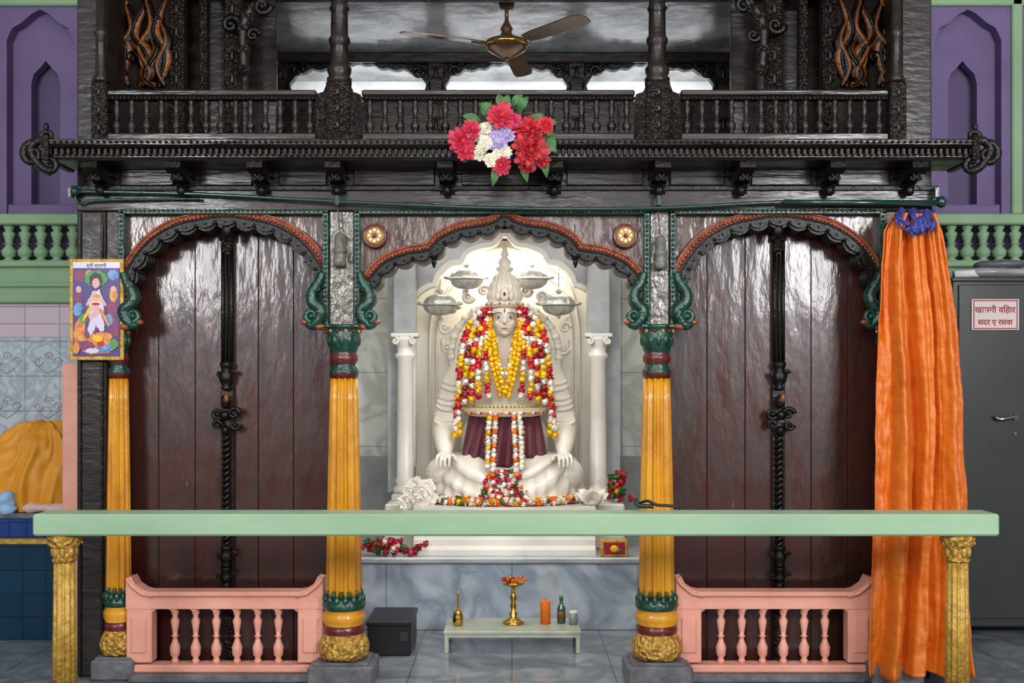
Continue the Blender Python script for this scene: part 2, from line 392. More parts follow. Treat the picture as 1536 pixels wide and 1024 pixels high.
bay(340,'side',180,494); bay(757,'c',532,974); bay(1167,'side',1004,1326)
for x0,x1 in ((494,532),(974,1004),(160,180),(1326,1352)):
    fac.box(X(x0),X(x1),-.01,.12,Z(495),Z(316),PILA if x0 in(494,974) else WOOD,.008)
for x in (562,938):
    M=Matrix.Translation((X(x),.03,Z(354)))@Matrix.Rotation(pi/2,4,'X')
    fac.lathe(0,0,[(0,.075),(.03,.075),(.045,.065),(.03,.058)],REDP,24,M=M)
    fac.lathe(0,0,[(0,.055),(.035,.055),(.045,.04)],GOLD,20,M=M)
    for i in range(8):
        a=i*pi/4; fac.ell((X(x)+.033*math.cos(a),-.018,Z(354)+.033*math.sin(a)),(.012,.006,.012),CREAM,6,4)
    fac.ell((X(x),-.02,Z(354)),(.014,.008,.014),REDP,8,5)
fac.done()
for sx,x0,nm in ((-1,115,'wall_shrine_left'),(1,1398,'wall_shrine_right')):
    b=B(nm); xa=X(x0); b.box(xa,xa-sx*.05,.2,3.3,0,ZT,WOOD,.004); b.done()

# ------------------------------------------------------------ cornice
c=B('carved_cornice'); x0,x1=X(72,-.3),X(1460,-.3)
prof=[(.03,3.04),(-.28,3.04),(-.30,3.055),(-.30,3.075),(-.27,3.08),(-.27,3.10),(-.31,3.105),(-.335,3.12),(-.34,3.145),(-.3,3.16),(-.1,3.2),(.03,3.2)]
c.poly(prof,x0,x1,WOODH,'yz')
n=150
for i in range(n):
    x=x0+(x1-x0)*(i+.5)/n; c.box(x-.011,x+.011,-.325,-.26,3.06,3.10,TRIM,.004)
    c.bead((x,-.345,3.132),.009,TRIM)
for sx,xe in ((-1,x0),(1,x1)):
    c.box(xe-.02,xe+.02,-.35,.03,3.03,3.17,CARVE)
    pts=cr([(xe,-.3,3.12),(xe+sx*.05,-.3,3.15),(xe+sx*.1,-.3,3.09),(xe+sx*.04,-.3,3.0),(xe-sx*.02,-.3,2.97)],6)
    c.tube(pts,[.026]*len(pts),TRIM,8)
    c.spiral(xe+sx*.085,3.07,-.3,.066,1.4,.026,TRIM,-sx,pi/2)
    c.spiral(xe+sx*.0,3.17,-.3,.045,1.2,.02,TRIM,sx,-pi/2)
    c.spiral(xe-sx*.01,3.0,-.3,.045,1.2,.02,TRIM,sx,pi/2)
    c.ell((xe+sx*.01,-.3,3.225),(.016,.018,.028),TRIM)
c.done()

# ------------------------------------------------------------ balcony railing and upper columns
def balus(b,x,y,z0,z1,r,mt,seg=10):
    h=z1-z0; pr=[(0,.7),(.06,.7),(.1,.45),(.16,.9),(.3,1),(.42,.5),(.48,.42),(.5,.8),(.52,.42),(.6,.55),(.78,.85),(.86,.45),(.92,.7),(1,.7)]
    b.lathe(x,y,[(z0+h*a,r*q) for a,q in pr],mt,seg)
for k,(a,c2) in enumerate(((168,478),(545,950),(1018,1326))):
    b=B('balcony_railing')
    zt,zb=Z(140),Z(207); YB=-.04
    b.box(X(a),X(c2),YB-.045,YB+.045,zt-.035,zt,WOODH,.008); b.box(X(a),X(c2),YB-.03,YB+.03,zt-.055,zt-.035,TRIM)
    b.box(X(a),X(c2),YB-.045,YB+.045,3.2,3.245,WOODH,.008)
    n=int((c2-a)/22)
    for i in range(n): balus(b,X(a+(c2-a)*(i+.5)/n),YB,3.24,zt-.05,.028,WOOD)
    m=int((c2-a)/6)
    for i in range(m): b.bead((X(a+(c2-a)*(i+.5)/m),YB-.045,zt-.045),.008,TRIM)
    b.done()
def relief(b,x0,x1,z0,z1,y,mt,n=3):
    w=(x1-x0)/2; cx=(x0+x1)/2; h=(z1-z0)/n
    for i in range(n):
        cz=z0+h*(i+.5)
        b.ell((cx,y,cz),(w*.3,.012,h*.28),mt,8,5)
        for sx in (-1,1):
            b.spiral(cx+sx*w*.5,cz+h*.2,y,w*.3,1,.008,mt,sx,0,seg=5); b.spiral(cx+sx*w*.5,cz-h*.22,y,w*.3,1,.008,mt,-sx,0,seg=5)
for x in (510,985):
    b=B('upper_balcony_column'); r=L(14); cx=X(x); y=-.02
    b.box(X(x-17),X(x+17),-.1,.08,3.2,Z(128),CARVE,.008)
    relief(b,X(x-15),X(x+15),3.24,Z(132),-.102,WOOD,3)
    for s in (-1,1): b.poly([(X(x+s*33),3.21),(X(x+s*17),3.21),(X(x+s*17),Z(130)),(X(x+s*22),Z(142)),(X(x+s*33),Z(146))],-.07,.02,CARVE)
    b.lathe(cx,y,[(Z(129),r*1.3),(Z(120),r*1.35),(Z(116),r*1.1),(Z(110),r*1.3),(Z(104),r*1.3),(Z(99),r),(Z(70),r*.95),(Z(66),r*1.15),(Z(60),r*1.15),(Z(56),r*.93),(Z(20),r*.88),(Z(15),r*1.1),(Z(10),r*.88),(ZT,r*.8)],WOOD,28,flute=(14,.12,Z(99),ZT))
    b.done()
for x0_,x1_ in ((145,168),(1328,1352)):
    b=B('upper_corner_post'); b.box(X(x0_),X(x1_),-.09,.0,3.2,Z(128),CARVE,.006); relief(b,X(x0_),X(x1_),3.22,Z(130),-.09,WOOD,3)
    b.lathe(X((x0_+x1_)/2),-.05,[(Z(128),.05),(Z(122),.05),(Z(115),.035),(Z(60),.03),(Z(55),.045),(Z(50),.03),(ZT,.03)],WOOD,14); b.done()

# upper storey
b=B('upper_storey_floor'); b.box(X(161),X(1351),.03,3.25,3.05,3.2,WOOD,.003); b.done()
b=B('ceiling'); b.box(-2.5,2.45,.2,3.3,4.5,4.56,CEIL,0); b.done()
b=B('upper_ceiling_beams')
for y in (1.0,2.43): b.box(-2.4,2.4,y,y+.06,4.42,4.5,WOOD,.008)
for x in (-1.95,1.95): b.box(x-.05,x+.05,.2,2.43,4.36,4.5,WOOD,.008)
b.done()
b=B('wall_back'); b.box(-2.45,2.45,3.3,3.4,3.1,4.6,PALE,0); b.done()
b=B('carved_inner_screen'); Y2=2.5
def X2(p): return X(p,Y2)
def Z2(p): return Z(p,Y2)
b.box(X2(385),X2(1135),Y2,Y2+.08,Z2(92),Z2(78),CARVE,.006)
b.box(X2(385),X2(1135),Y2-.01,Y2+.08,Z2(86),Z2(81),TRIM,.004)
for x in (420,654,865,1085):
    b.box(X2(x-12),X2(x+12),Y2-.01,Y2+.08,3.2,Z2(84),WOOD,.008); relief(b,X2(x-11),X2(x+11),3.6,Z2(90),Y2-.015,TRIM,4)
for a,c2 in ((433,641),(667,852),(878,1072)):
    w=c2-a; h=[(0,150),(2,122),(12,110),(22,107),(30,103),(w*.3,101),(w*.38,96),(w*.5,93)]
    full=h+[(w-p[0],p[1]) for p in h[-2::-1]]
    path=resamp(cr([(X2(a+p[0]),Z2(p[1])) for p in full],6),60)
    b.poly([(X2(a-2),Z2(150))]+path+[(X2(c2+2),Z2(150)),(X2(c2+2),Z2(84)),(X2(a-2),Z2(84))],Y2+.01,Y2+.05,CARVE)
    b.strip(offs(path,.03),offs(path,lambda s:-.02*abs(math.sin(12*pi*s))),Y2-.01,Y2+.06,TRIM)
    for xx,sx in ((a+14,1),(c2-14,-1)):
        b.spiral(X2(xx),Z2(108),Y2-.02,.05,1.3,.018,TRIM,sx,0); b.spiral(X2(xx+sx*12),Z2(98),Y2-.02,.035,1.2,.014,TRIM,-sx,0)
# low solid panelling behind the balcony
b.box(X2(385),X2(1135),Y2,Y2+.05,3.2,Z2(152),WOOD,.004)
for i in range(12): b.box(X2(440+54*i),X2(444+54*i),Y2-.012,Y2+.03,3.25,Z2(156),TRIM)
b.done()
for sx in (-1,1):
    b=B('carved_side_screen'); Y3=.75
    def xs(p): return X(p,Y3) if sx<0 else X(1510-p,Y3)
    a,c2=sorted((xs(152),xs(262))); b.box(a,c2,Y3,Y3+.05,3.2,4.5,WOOD,.004)
    for (p0,p1) in ((255,278),(300,312),(338,362)):
        a,c2=sorted((xs(p0),xs(p1))); b.box(a,c2,Y3-.03,Y3+.06,3.2,4.5,CARVE,.006)
        relief(b,a,c2,3.4,4.5,Y3-.035,WOOD,7)
    a,c2=sorted((xs(255),xs(400))); b.box(a,c2,Y3+.3,Y3+.34,3.2,4.5,WOOD)
    for i,(lx,top,bend,mm) in enumerate(((180,-20,14,0),(196,-10,-14,1),(210,5,16,0),(226,-20,-12,1),(240,0,12,0),(250,30,-10,1),(188,40,-10,0),(218,50,12,1),(236,55,-14,0))):
        p=[(xs(lx),Y3-.03,Z(132,Y3)),(xs(lx+bend),Y3-.05,Z((132+top)/2+22,Y3)),(xs(lx-bend*.4),Y3-.05,Z((132+top)/2-15,Y3)),(xs(lx+bend*.9),Y3-.03,Z(top,Y3))]
        c_=cr(p,7); n_=len(c_)
        b.tube(c_,[.010+.040*math.sin(pi*k/(n_-1)) for k in range(n_)],OCARVE if mm==0 else TRIM,8,flat=.6)
        b.tube([(q[0],q[1]-.025,q[2]) for q in c_],[.004+.012*math.sin(pi*k/(n_-1)) for k in range(n_)],TRIM if mm==0 else OCARVE,6)
    for p in range(5): b.spiral(xs(186+16*(p%4)),Z(118-28*p,Y3),Y3-.06,.04,1.3,.014,TRIM if p%2 else OCARVE,1 if p%2 else -1)
    pts=cr([(xs(372),Y3-.1,Z(110,Y3)),(xs(370),Y3-.1,Z(50,Y3)),(xs(385),Y3-.1,Z(20,Y3)),(xs(420),Y3-.1,Z(0,Y3)),(xs(470),Y3-.1,Z(-15,Y3))],6)
    b.tube(pts,.035,WOOD,8)
    for i in range(0,len(pts),3): b.ell(pts[i],(.05,.04,.045),CARVE,8,6)
    s2=1 if sx<0 else -1
    b.spiral(xs(352),Z(45,Y3),Y3-.1,.06,1.3,.025,TRIM,s2); b.spiral(xs(400),Z(18,Y3),Y3-.12,.06,1.3,.025,TRIM,-s2); b.spiral(xs(385),Z(60,Y3),Y3-.1,.045,1.3,.02,TRIM,s2)
    xw=-2.05 if sx<0 else 2.05
    b.box(xw-.03,xw+.03,1.1,2.42,3.2,4.35,WOOD)
    for i in range(4): b.box(xw-sx*.06,xw,1.2+i*.33,1.26+i*.33,3.2,4.35,CARVE)
    b.done()

# ceiling fan
b=B('ceiling_fan'); fx,fy,fz=X(760,1.2),1.2,4.16
b.lathe(fx,fy,[(fz-.09,.01),(fz-.085,.03),(fz-.06,.08),(fz-.03,.13),(fz+.0,.155),(fz+.03,.15),(fz+.05,.1),(fz+.07,.05),(fz+.1,.035),(fz+.12,.045),(fz+.15,.03),(fz+.18,.014),(4.42,.014),(4.43,.05),(4.5,.06)],FANM,28)
b.lathe(fx,fy,[(fz-.005,.158),(fz+.005,.162),(fz+.015,.158)],BRASS,28)
b.lathe(fx,fy,[(fz-.12,.004),(fz-.11,.018),(fz-.09,.02)],FANM,12)
for a in (200,313,80):
    M=Matrix.Translation((fx,fy,fz+.01))@Matrix.Rotation(math.radians(a),4,'Z')
    b.box(.12,.26,-.02,.02,-.008,.006,FANM,.003,M)
    M2=M@Matrix.Rotation(math.radians(-10),4,'X')
    b.poly([(.2,-.05),(.3,-.065),(.7,-.075),(.76,-.06),(.78,0),(.76,.06),(.7,.07),(.3,.06),(.2,.045)],-.004,.004,FANM,'xy',M2)
b.done()

# ------------------------------------------------------------ yellow columns
def column(px,k=1,y=-.07):
    b=B('yellow_fluted_column'); cx=X(px,y); r=lambda p:L(p*k,y)
    z=lambda p:Z(p,-.07)
    b.box(cx-.19*k,cx+.19*k,y-.17*k,y+.17*k,0,.12,STONE,.012); b.box(cx-.16*k,cx+.16*k,y-.14*k,y+.14*k,.115,.135,STONE,.006)
    pr=[(z(984),r(34),GOLDS),(z(978),r(37)),(z(965),r(38)),(z(955),r(34)),(z(948),r(29),REDP),(z(944),r(31)),(z(939),r(31)),(z(935),r(28),YEL),(z(928),r(32)),(z(920),r(32)),(z(914),r(28)),(z(912),r(30),GREEN),(z(905),r(33)),(z(897),r(28)),(z(894),r(26),YEL)]
    b.lathe(cx,y,pr,GOLDS,36)
    for i in range(14):
        a=2*pi*i/14
        b.ell((cx+r(33)*math.cos(a),y+r(33)*math.sin(a),z(968)),(.02,.02,.045),GOLDS,8,6)
        b.ell((cx+r(28)*math.cos(a),y+r(28)*math.sin(a),z(897)),(.018,.018,.03),GREEN,7,5)
        b.ell((cx+r(26)*math.cos(a+.22),y+r(26)*math.sin(a+.22),z(889)),(.012,.012,.028),GREEN,7,5)
    n=12; b.lathe(cx,y,[(z(894),r(27)),(z(880),r(27)),(z(730),r(24.5)),(z(600),r(21.5)),(z(566),r(20))],YEL,n*10,flute=(n,.22,0,5))
    b.lathe(cx,y,[(z(567),r(20),REDP),(z(560),r(22),GREEN),(z(555),r(22)),(z(548),r(17)),(z(545),r(18),REDP),(z(540),r(21)),(z(534),r(21)),(z(530),r(18),GREEN),(z(526),r(20)),(z(515),r(23)),(z(500),r(25)),(z(493),r(22)),(z(492),r(26)),(z(488),r(26))],GREEN,28)
    for i in range(12):
        a=2*pi*i/12; b.ell((cx+r(21)*math.cos(a),y+r(21)*math.sin(a),z(510)),(.018,.018,.04),GREEN,7,5)
        b.ell((cx+r(24)*math.cos(a+.26),y+r(24)*math.sin(a+.26),z(497)),(.012,.012,.012),GOLD if i%2 else REDP,6,4)
    b.box(cx-r(25),cx+r(25),y-r(20),y+.07,z(492),z(487),GREEN,.004)
    b.done()
column(516); column(985); column(178,.68,.02); column(1336,.8)

# ------------------------------------------------------------ doors
def door(name,x0,x1,xc):
    b=B(name); yd=.2
    xs_=[x0,x0+(xc-x0)*.36,x0+(xc-x0)*.7,xc,xc+(x1-xc)*.3,xc+(x1-xc)*.64,x1]
    for a,c2 in zip(xs_,xs_[1:]): b.box(X(a,yd)+.0012,X(c2,yd)-.0012,yd,yd+.04,.02,Z(325,yd),DOOR,.003)
    b.box(X(x0-6,yd),X(x1+6,yd),yd+.035,yd+.07,0,Z(322,yd),DOOR,0)
    cx=X(xc,yd-.03)
    def q(p): return Z(p,yd-.04)
    b.box(cx-.04,cx+.04,yd-.03,yd,.02,Z(325,yd),WOOD,.006)
    for s in (-1,1): b.tube([(cx+s*.026,yd-.035,q(372)),(cx+s*.026,yd-.035,q(545))],.012,TRIM,8)
    b.tube([(cx,yd-.04,q(380)),(cx,yd-.04,q(545))],.009,TRIM,8)
    b.box(cx-.045,cx+.045,yd-.06,yd,q(362),q(338),CARVE,.006); b.box(cx-.035,cx+.035,yd-.06,yd,q(378),q(362),CARVE,.006)
    def vase(t,btm,w):
        h=t-btm; b.lathe(cx,yd-.05,[(btm,.02),(btm+h*.08,.035),(btm+h*.15,.02),(btm+h*.3,w*.8),(btm+h*.55,w),(btm+h*.7,w*.6),(btm+h*.78,.03),(btm+h*.86,w*.8),(btm+h,.04)],TRIM,14)
        for s in (-1,1): b.spiral(cx+s*.04,btm+h*.6,yd-.06,.022,1.1,.010,TRIM,s,0)
    vase(q(543),q(585),.05)
    for s in (-1,1):
        b.spiral(cx+s*.05,q(620),yd-.07,.038,1.4,.015,TRIM,s,0); b.spiral(cx+s*.055,q(637),yd-.07,.03,1.3,.013,TRIM,-s,0)
    b.ell((cx,yd-.07,q(602)),(.03,.03,.045),TRIM); b.ell((cx,yd-.09,q(622)),(.03,.03,.03),TRIM); b.ell((cx+.01,yd-.09,q(597)),(.016,.02,.028),OCARVE); b.ell((cx,yd-.07,q(645)),(.025,.03,.03),TRIM)
    z0,z1=q(820),q(652); N=120
    for ph in (0,pi):
        b.tube([(cx+.015*math.cos(ph+i*.5),yd-.045+.015*math.sin(ph+i*.5),z0+(z1-z0)*i/N) for i in range(N+1)],.014,TRIM,6)
    vase(q(818),q(850),.045); vase(q(850),q(880),.036)
    b.box(cx-.032,cx+.032,yd-.06,yd,.02,q(880),CARVE)
    b.done()
door('door_1',180,496,341); door('door_2',1000,1330,1168)

# ------------------------------------------------------------ pink balustrades
def balustrade(x0,x1):
    b=B('pink_balustrade'); y=-.01
    z=lambda p:Z(p,y-.04)
    e=38
    pts=[(x0,866),(x0+8,864),(x0+14,876),(x0+26,884),(x0+40,887),(x1-40,887),(x1-26,884),(x1-14,876),(x1-8,864),(x1,866),(x1,912),(x0,912)]
    b.poly([(X(a,y),z(c2)) for a,c2 in pts],y-.06,y+.05,PINK)
    b.box(X(x0+30,y),X(x1-30,y),y-.08,y+.06,z(893),z(886),PINK,.006)
    for s,a in ((1,x0),(-1,x1)):
        b.box(X(a,y),X(a+s*e,y),y-.055,y+.045,.1,z(908),PINK,.006)
        b.box(X(a+s*8,y),X(a+s*(e-8),y),y-.066,y-.04,.16,z(925),PINK,.006)
        b.tube([(X(a+s*2,y),y-.065,z(868)),(X(a+s*10,y),y-.065,z(878)),(X(a+s*24,y),y-.065,z(889)),(X(a+s*40,y),y-.065,z(893))],.012,PINK,6)
    b.box(X(x0,y),X(x1,y),y-.07,y+.05,.045,.09,PINK,.008)
    n=7; a=x0+e; w=(x1-x0-2*e)/n
    for i in range(1,n):
        balus(b,X(a+w*i,y),y-.005,.088,z(914),.031,PINK,14)
    for i in range(n):
        l,r=X(a+w*i,y),X(a+w*(i+1),y); t=z(910); arc=[(l+(r-l)*k/8, t-.03+.028*math.sin(pi*k/8)) for k in range(9)]
        b.poly(arc+[(r,t+.01),(l,t+.01)],y-.045,y+.035,PINK)
    b.done()
    s=B('stone_curb'); s.box(X(x0+8,y),X(x1-6,y),y-.12,y+.12,0,.045,STONE,.008); s.done()
balustrade(194,487); balustrade(1012,1306)

# ------------------------------------------------------------ front mint barrier bar with gold posts
b=B('mint_barrier_rail'); yb=-.95
zt=Z(771,yb-.1); zb=Z(804,yb-.1)
b.box(X(48,yb-.1),X(1500,yb-.1),yb-.1,yb+.1,zb,zt,MINT,.01)
b.done()
for x in (97,1436):
    b=B('gold_fluted_post'); cx=X(x,yb); r=lambda p:L(p,yb); z=lambda p:Z(p,yb)
    b.box(cx-.11,cx+.11,yb-.11,yb+.11,0,.05,GOLD,.008)
    b.lathe(cx,yb,[(.05,r(26)),(.08,r(27)),(.1,r(20)),(.13,r(24)),(.15,r(18))],GOLD,24)
    b.lathe(cx,yb,[(.15,r(18)),(z(840),r(15.5))],GOLD,96,flute=(12,.14,0,5))
    b.lathe(cx,yb,[(z(841),r(17)),(z(838),r(18)),(z(835),r(14)),(z(825),r(16)),(z(815),r(22)),(z(808),r(25)),(zb,r(25))],GOLDS,24)
    for i in range(8):
        a=i*pi/4+.2; b.spiral(cx+r(20)*math.cos(a),z(815),yb+r(20)*math.sin(a),.018,1,.008,GOLD,1,0,seg=5)
        b.ell((cx+r(16)*math.cos(a),yb+r(16)*math.sin(a),z(826)),(.014,.014,.03),GOLD,7,5)
    b.done()

# ------------------------------------------------------------ marble sanctum
b=B('marble_plinth'); b.box(-1.55,1.5,1.25,2.57,0,.5,BLUEVEIN,.004); b.box(-1.55,1.5,1.21,2.57,.48,.524,MGREY,.01); b.done()
b=B('marble_pedestal')
xc=X(757,1.5)
b.poly([(1.33,.524),(1.33,.56),(1.37,.585),(1.37,.63),(1.41,.66),(1.41,.78),(1.35,.81),(1.35,.84),(1.33,.85),(1.33,.87),(2.45,.87),(2.45,.524)],xc-.66,xc+.66,MARB,'yz')
b.box(xc-.9,xc+.9,1.62,2.48,.524,.86,MARB,.01)
b.done()
b=B('wall_sanctum'); b.box(-1.62,1.57,2.6,2.7,0,3.05,WTILE,0); b.box(-1.62,-1.56,.28,2.6,0,3.05,WTILE,0); b.box(1.51,1.57,.28,2.6,0,3.05,WTILE,0)
b.box(-1.56,1.51,2.575,2.6,.53,1.16,MGREY,.004)
b.box(-1.62,1.57,.3,2.7,3.0,3.045,MARB,0)
b.done()
Yn=2.05
b=B('marble_niche_arch')
h=[(-135,700),(-135,520),(-134,455),(-128,440),(-112,430),(-104,428),(-98,412),(-80,396),(-64,394),(-56,380),(-34,371),(-16,368),(0,352)]
full=h+[(-p[0],p[1]) for p in h[-2::-1]]
path=resamp(cr([(X(757+p[0],Yn),Z(p[1],Yn)) for p in full],5),120)
b.poly([(X(582,Yn),Z(738,Yn)),(X(622,Yn),Z(738,Yn))]+path[1:-1]+[(X(892,Yn),Z(738,Yn)),(X(930,Yn),Z(738,Yn)),(X(930,Yn),2.99),(X(582,Yn),2.99)],Yn,Yn+.12,MGREY)
b.strip(offs(path,.03),offs(path,-.008),Yn-.02,Yn+.1,MARB)
b.done()
b=B('marble_niche_back'); b.box(X(600,2.5),X(915,2.5),2.5,2.56,.86,2.95,WSHINE,.0)
for rr in (0,.09):
    half=[(-112,735),(-112,560),(-110,480),(-92,420),(-50,392),(0,372)]
    pth=cr([(X(757+p[0]*(1-rr),2.5),2.49,Z(p[1]+(rr*150 if p[1]<600 else 0),2.5)) for p in half+[(-p[0],p[1]) for p in half[-2::-1]]],8)
    b.tube(pth,.014,MARB,8)
b.done()
for x in (608,897):
    b=B('marble_column'); y=1.95; r=lambda p:L(p,y); z=lambda p:Z(p,y); cx=X(x,y); zb0=.86
    b.box(cx-.1,cx+.1,y-.09,y+.09,zb0,zb0+.05,MARB,.008)
    b.lathe(cx,y,[(zb0+.05,r(17)),(zb0+.09,r(18)),(zb0+.12,r(13)),(zb0+.15,r(16)),(zb0+.18,r(13)),(z(540),r(11.5)),(z(535),r(15)),(z(531),r(15)),(z(528),r(12)),(z(520),r(13)),(z(510),r(18)),(z(505),r(18))],MARB,24)
    b.box(cx-.105,cx+.105,y-.09,y+.09,z(506),z(500),MARB,.006)
    for s in (-1,1): b.spiral(cx+s*.07,z(512),y-.09,.03,1.3,.012,MARB,s,pi/2)
    b.box(cx-.085,cx+.085,y-.07,y+.095,z(500),2.99,MGREY,.006)
    b.done()

# ------------------------------------------------------------ statue (seated marble saint)
stat=empty('seated_marble_deity_statue')
sx0=X(757,2.0); sy=2.03; sz=.87; SC=1.025
def Q(x,y,z): return (sx0+x*SC,sy+y,sz+z*SC)
b=B('body')
def cap(pts,rs,fl=1,n=5):
    p=[Q(*q) for q in pts]; c=cr(p,n); m=len(rs)-1
    rr=[]
    for i in range(len(c)):
        u=i/n; k=min(int(u),m-1); f=u-k; rr.append(rs[k]*(1-f)+rs[k+1]*f)
    b.tube(c,rr,STAT,18,flat=fl)
    for q,r in ((p[0],rs[0]),(p[-1],rs[-1])): b.ell(q,r*.99,STAT,16,10)
cap([(0,0,.15),(0,.02,.5),(0,.03,.8),(0,.03,1.0)],[.29,.27,.26,.22])
b.ell(Q(0,.03,.98),(.34,.17,.16),STAT,24,14); b.ell(Q(0,-.02,.42),(.36,.22,.3),STAT,24,14)
cap([(0,.02,1.05),(0,-.02,1.24)],[.10,.082])
b.ell(Q(0,-.02,1.375),(.112,.13,.145),STAT,28,20); b.ell(Q(0,-.055,1.305),(.088,.095,.085),STAT,20,14); b.ell(Q(0,-.115,1.255),(.035,.03,.025),STAT,14,10)
cap([(0,-.14,1.395),(0,-.158,1.365),(0,-.172,1.34)],[.012,.015,.021])
b.ell(Q(0,-.142,1.298),(.034,.016,.009),STAT,12,8); b.ell(Q(0,-.14,1.283),(.027,.016,.009),STAT,12,8)
for s in (-1,1):
    b.ell(Q(s*.055,-.105,1.325),(.036,.034,.036),STAT,14,10)
    cap([(s*.018,-.142,1.398),(s*.048,-.143,1.408),(s*.082,-.118,1.395)],[.009,.010,.007])
    b.ell(Q(s*.112,-.01,1.355),(.018,.03,.045),STAT,12,8); b.ell(Q(s*.114,-.01,1.29),(.016,.018,.04),STAT,12,8)
    cap([(s*.29,.03,1.0),(s*.375,.02,.85),(s*.43,-.02,.66),(s*.45,-.10,.52),(s*.445,-.27,.44),(s*.435,-.40,.375)],[.12,.118,.11,.10,.078,.052])
    arm=[(.375,.02,.85,.118),(.43,-.02,.66,.11),(.45,-.10,.52,.10)]
    for k in range(8):
        u=k/7*1.9; i0=min(int(u),1); f=u-i0; c0=[arm[i0][j]*(1-f)+arm[i0+1][j]*f for j in range(4)]
        pts=[]
        for t in range(7):
            an=-pi*.5+(t/6-.5)*2.3; pts.append((s*(c0[0]+c0[3]*.97*math.cos(an)*1.0),c0[1]+c0[3]*.97*math.sin(an),c0[2]+.05-.035*math.sin(pi*t/6)+.02*math.sin(k*2.1)*(t/6)))
        cap(pts,[.004,.010,.013,.014,.013,.010,.004],n=2)
    cap([(s*.385,-.33,.41),(s*.435,-.355,.445),(s*.49,-.33,.41)],[.014,.018,.014])
    b.ell(Q(s*.432,-.455,.355),(.052,.068,.026),STAT,18,12)
    for i in range(4):
        o=(i-1.5)*.0262*s; ln=(.09,.105,.098,.075)[i]
        cap([(s*.432+o,-.495,.357),(s*.432+o*1.12+s*.004,-.495-ln*.45,.350),(s*.432+o*1.16+s*.008,-.495-ln*.72,.318),(s*.432+o*1.16+s*.008,-.495-ln*.80,.275)],[.0125,.0120,.0108,.0092],n=4)
    cap([(s*.395,-.42,.352),(s*.362,-.46,.342),(s*.352,-.50,.322)],[.017,.0145,.0115],n=4)
    cap([(s*.14,.0,.18),(s*.32,-.16,.2),(s*.46,-.30,.2)],[.17,.165,.135])
b.done(mods=(('REMESH',dict(mode='VOXEL',voxel_size=.0058,use_smooth_shade=True)),('SMOOTH',dict(factor=.5,iterations=2))),parent=stat)
b=B('face_paint')
for s in (-1,1):
    b.ell(Q(s*.046,-.134,1.372),(.022,.012,.0085),WHT,12,8); b.ell(Q(s*.046,-.1455,1.372),(.008,.003,.008),BLK,8,6)
    b.tube(cr([Q(s*.02,-.150,1.402),Q(s*.048,-.153,1.412),Q(s*.08,-.13,1.400)],4),.0028,BLK,6)
    b.tube(cr([Q(s*.022,-.143,1.374),Q(s*.046,-.147,1.383),Q(s*.07,-.133,1.374)],4),.002,BLK,6)
b.ell(Q(0,-.153,1.291),(.024,.006,.005),PKP,10,6); b.ell(Q(0,-.148,1.425),(.006,.006,.018),RED,8,6)
b.done(parent=stat)
b=B('draped_robe'); NU,NV=420,80; vs=[];fs=[]
for j in range(NV+1):
    v=j/NV
    for i in range(NU):
        a=2*pi*i/NU; ca,sa=math.cos(a),math.sin(a)
        prof=math.sin(v*pi/2)**.75
        H=.36-.10*math.exp(-((.30*ca)/.13)**2)*max(0,-sa)
        z=H*(1-v**2.6)
        x=(.26+.35*prof)*ca; y=(.20+.335*prof)*sa
        nn=noise.noise(Vector((x*3,y*3,z*3)))
        f=math.sin(48*(z*.9+.55*(.6-abs(x)))+3*nn)
        f=(abs(f)**.7)*(1 if f>0 else -1)
        g_=math.sin(a*40+3*nn)
        d=.017*f*min(1,v*3)*(1-v**4)+.010*g_*v**4
        vs.append(Q(x+ca*d,-.1+y+sa*d,max(z+d*.6*(1-v),.003)))
for j in range(NV):
    for i in range(NU): k=(i+1)%NU; fs.append([j*NU+i,j*NU+k,(j+1)*NU+k,(j+1)*NU+i])
b.add(vs,fs,STAT,True)
b.tube([(p[0],p[1],p[2]+.02) for p in [vs[(NV-1)*NU+i] for i in range(0,NU)]],.006,GOLD,6,closed=True)
b.done(parent=stat)
b=B('turban_crown'); cx,cy=sx0,sy-.02
z=sz+1.485
b.lathe(cx,cy,[(z,.118),(z+.015,.14),(z+.045,.142),(z+.055,.13),(z+.08,.145),(z+.12,.14),(z+.135,.125),(z+.165,.13),(z+.20,.115),(z+.215,.10),(z+.24,.098),(z+.27,.075),(z+.285,.05),(z+.30,.07),(z+.32,.07),(z+.335,.04),(z+.355,.055),(z+.38,.05),(z+.40,.022),(z+.425,.034),(z+.455,.02),(z+.52,.004)],STAT,80,flute=(20,.08,z+.075,z+.26))
for i in range(24):
    a=2*pi*i/24; b.ell((cx+.145*math.cos(a),cy+.145*math.sin(a),z+.03),(.012,.012,.012),GOLD if i%2 else STAT,7,5)
b.ell((cx,cy-.15,z+.10),(.035,.02,.055),STAT,14,10); b.ell((cx,cy-.172,z+.10),(.010,.008,.016),DRED,8,6)
for s in (-1,1): b.ell((cx+s*.05,cy-.14,z+.085),(.02,.02,.035),STAT,12,8)
b.done(parent=stat)
b=B('halo_arch')
for r0,th in ((.43,.028),(.36,.018)):
    pts=[(sx0+r0*1.02*math.cos(a),sy+.26,sz+1.13+r0*.98*math.sin(a)) for a in [pi*(-.15)+pi*1.3*i/40 for i in range(41)]]
    b.tube(pts,th,MARB,8)
    for i,p in enumerate(pts[::2]): b.ell(p,(th*1.3,th*1.3,th*1.3),MARB,8,6)
b.lathe(sx0,sy+.3,[(sz+.0,.25),(sz+1.1,.3),(sz+1.5,.2),(sz+1.6,.1)],MARB,24,sy=.25)
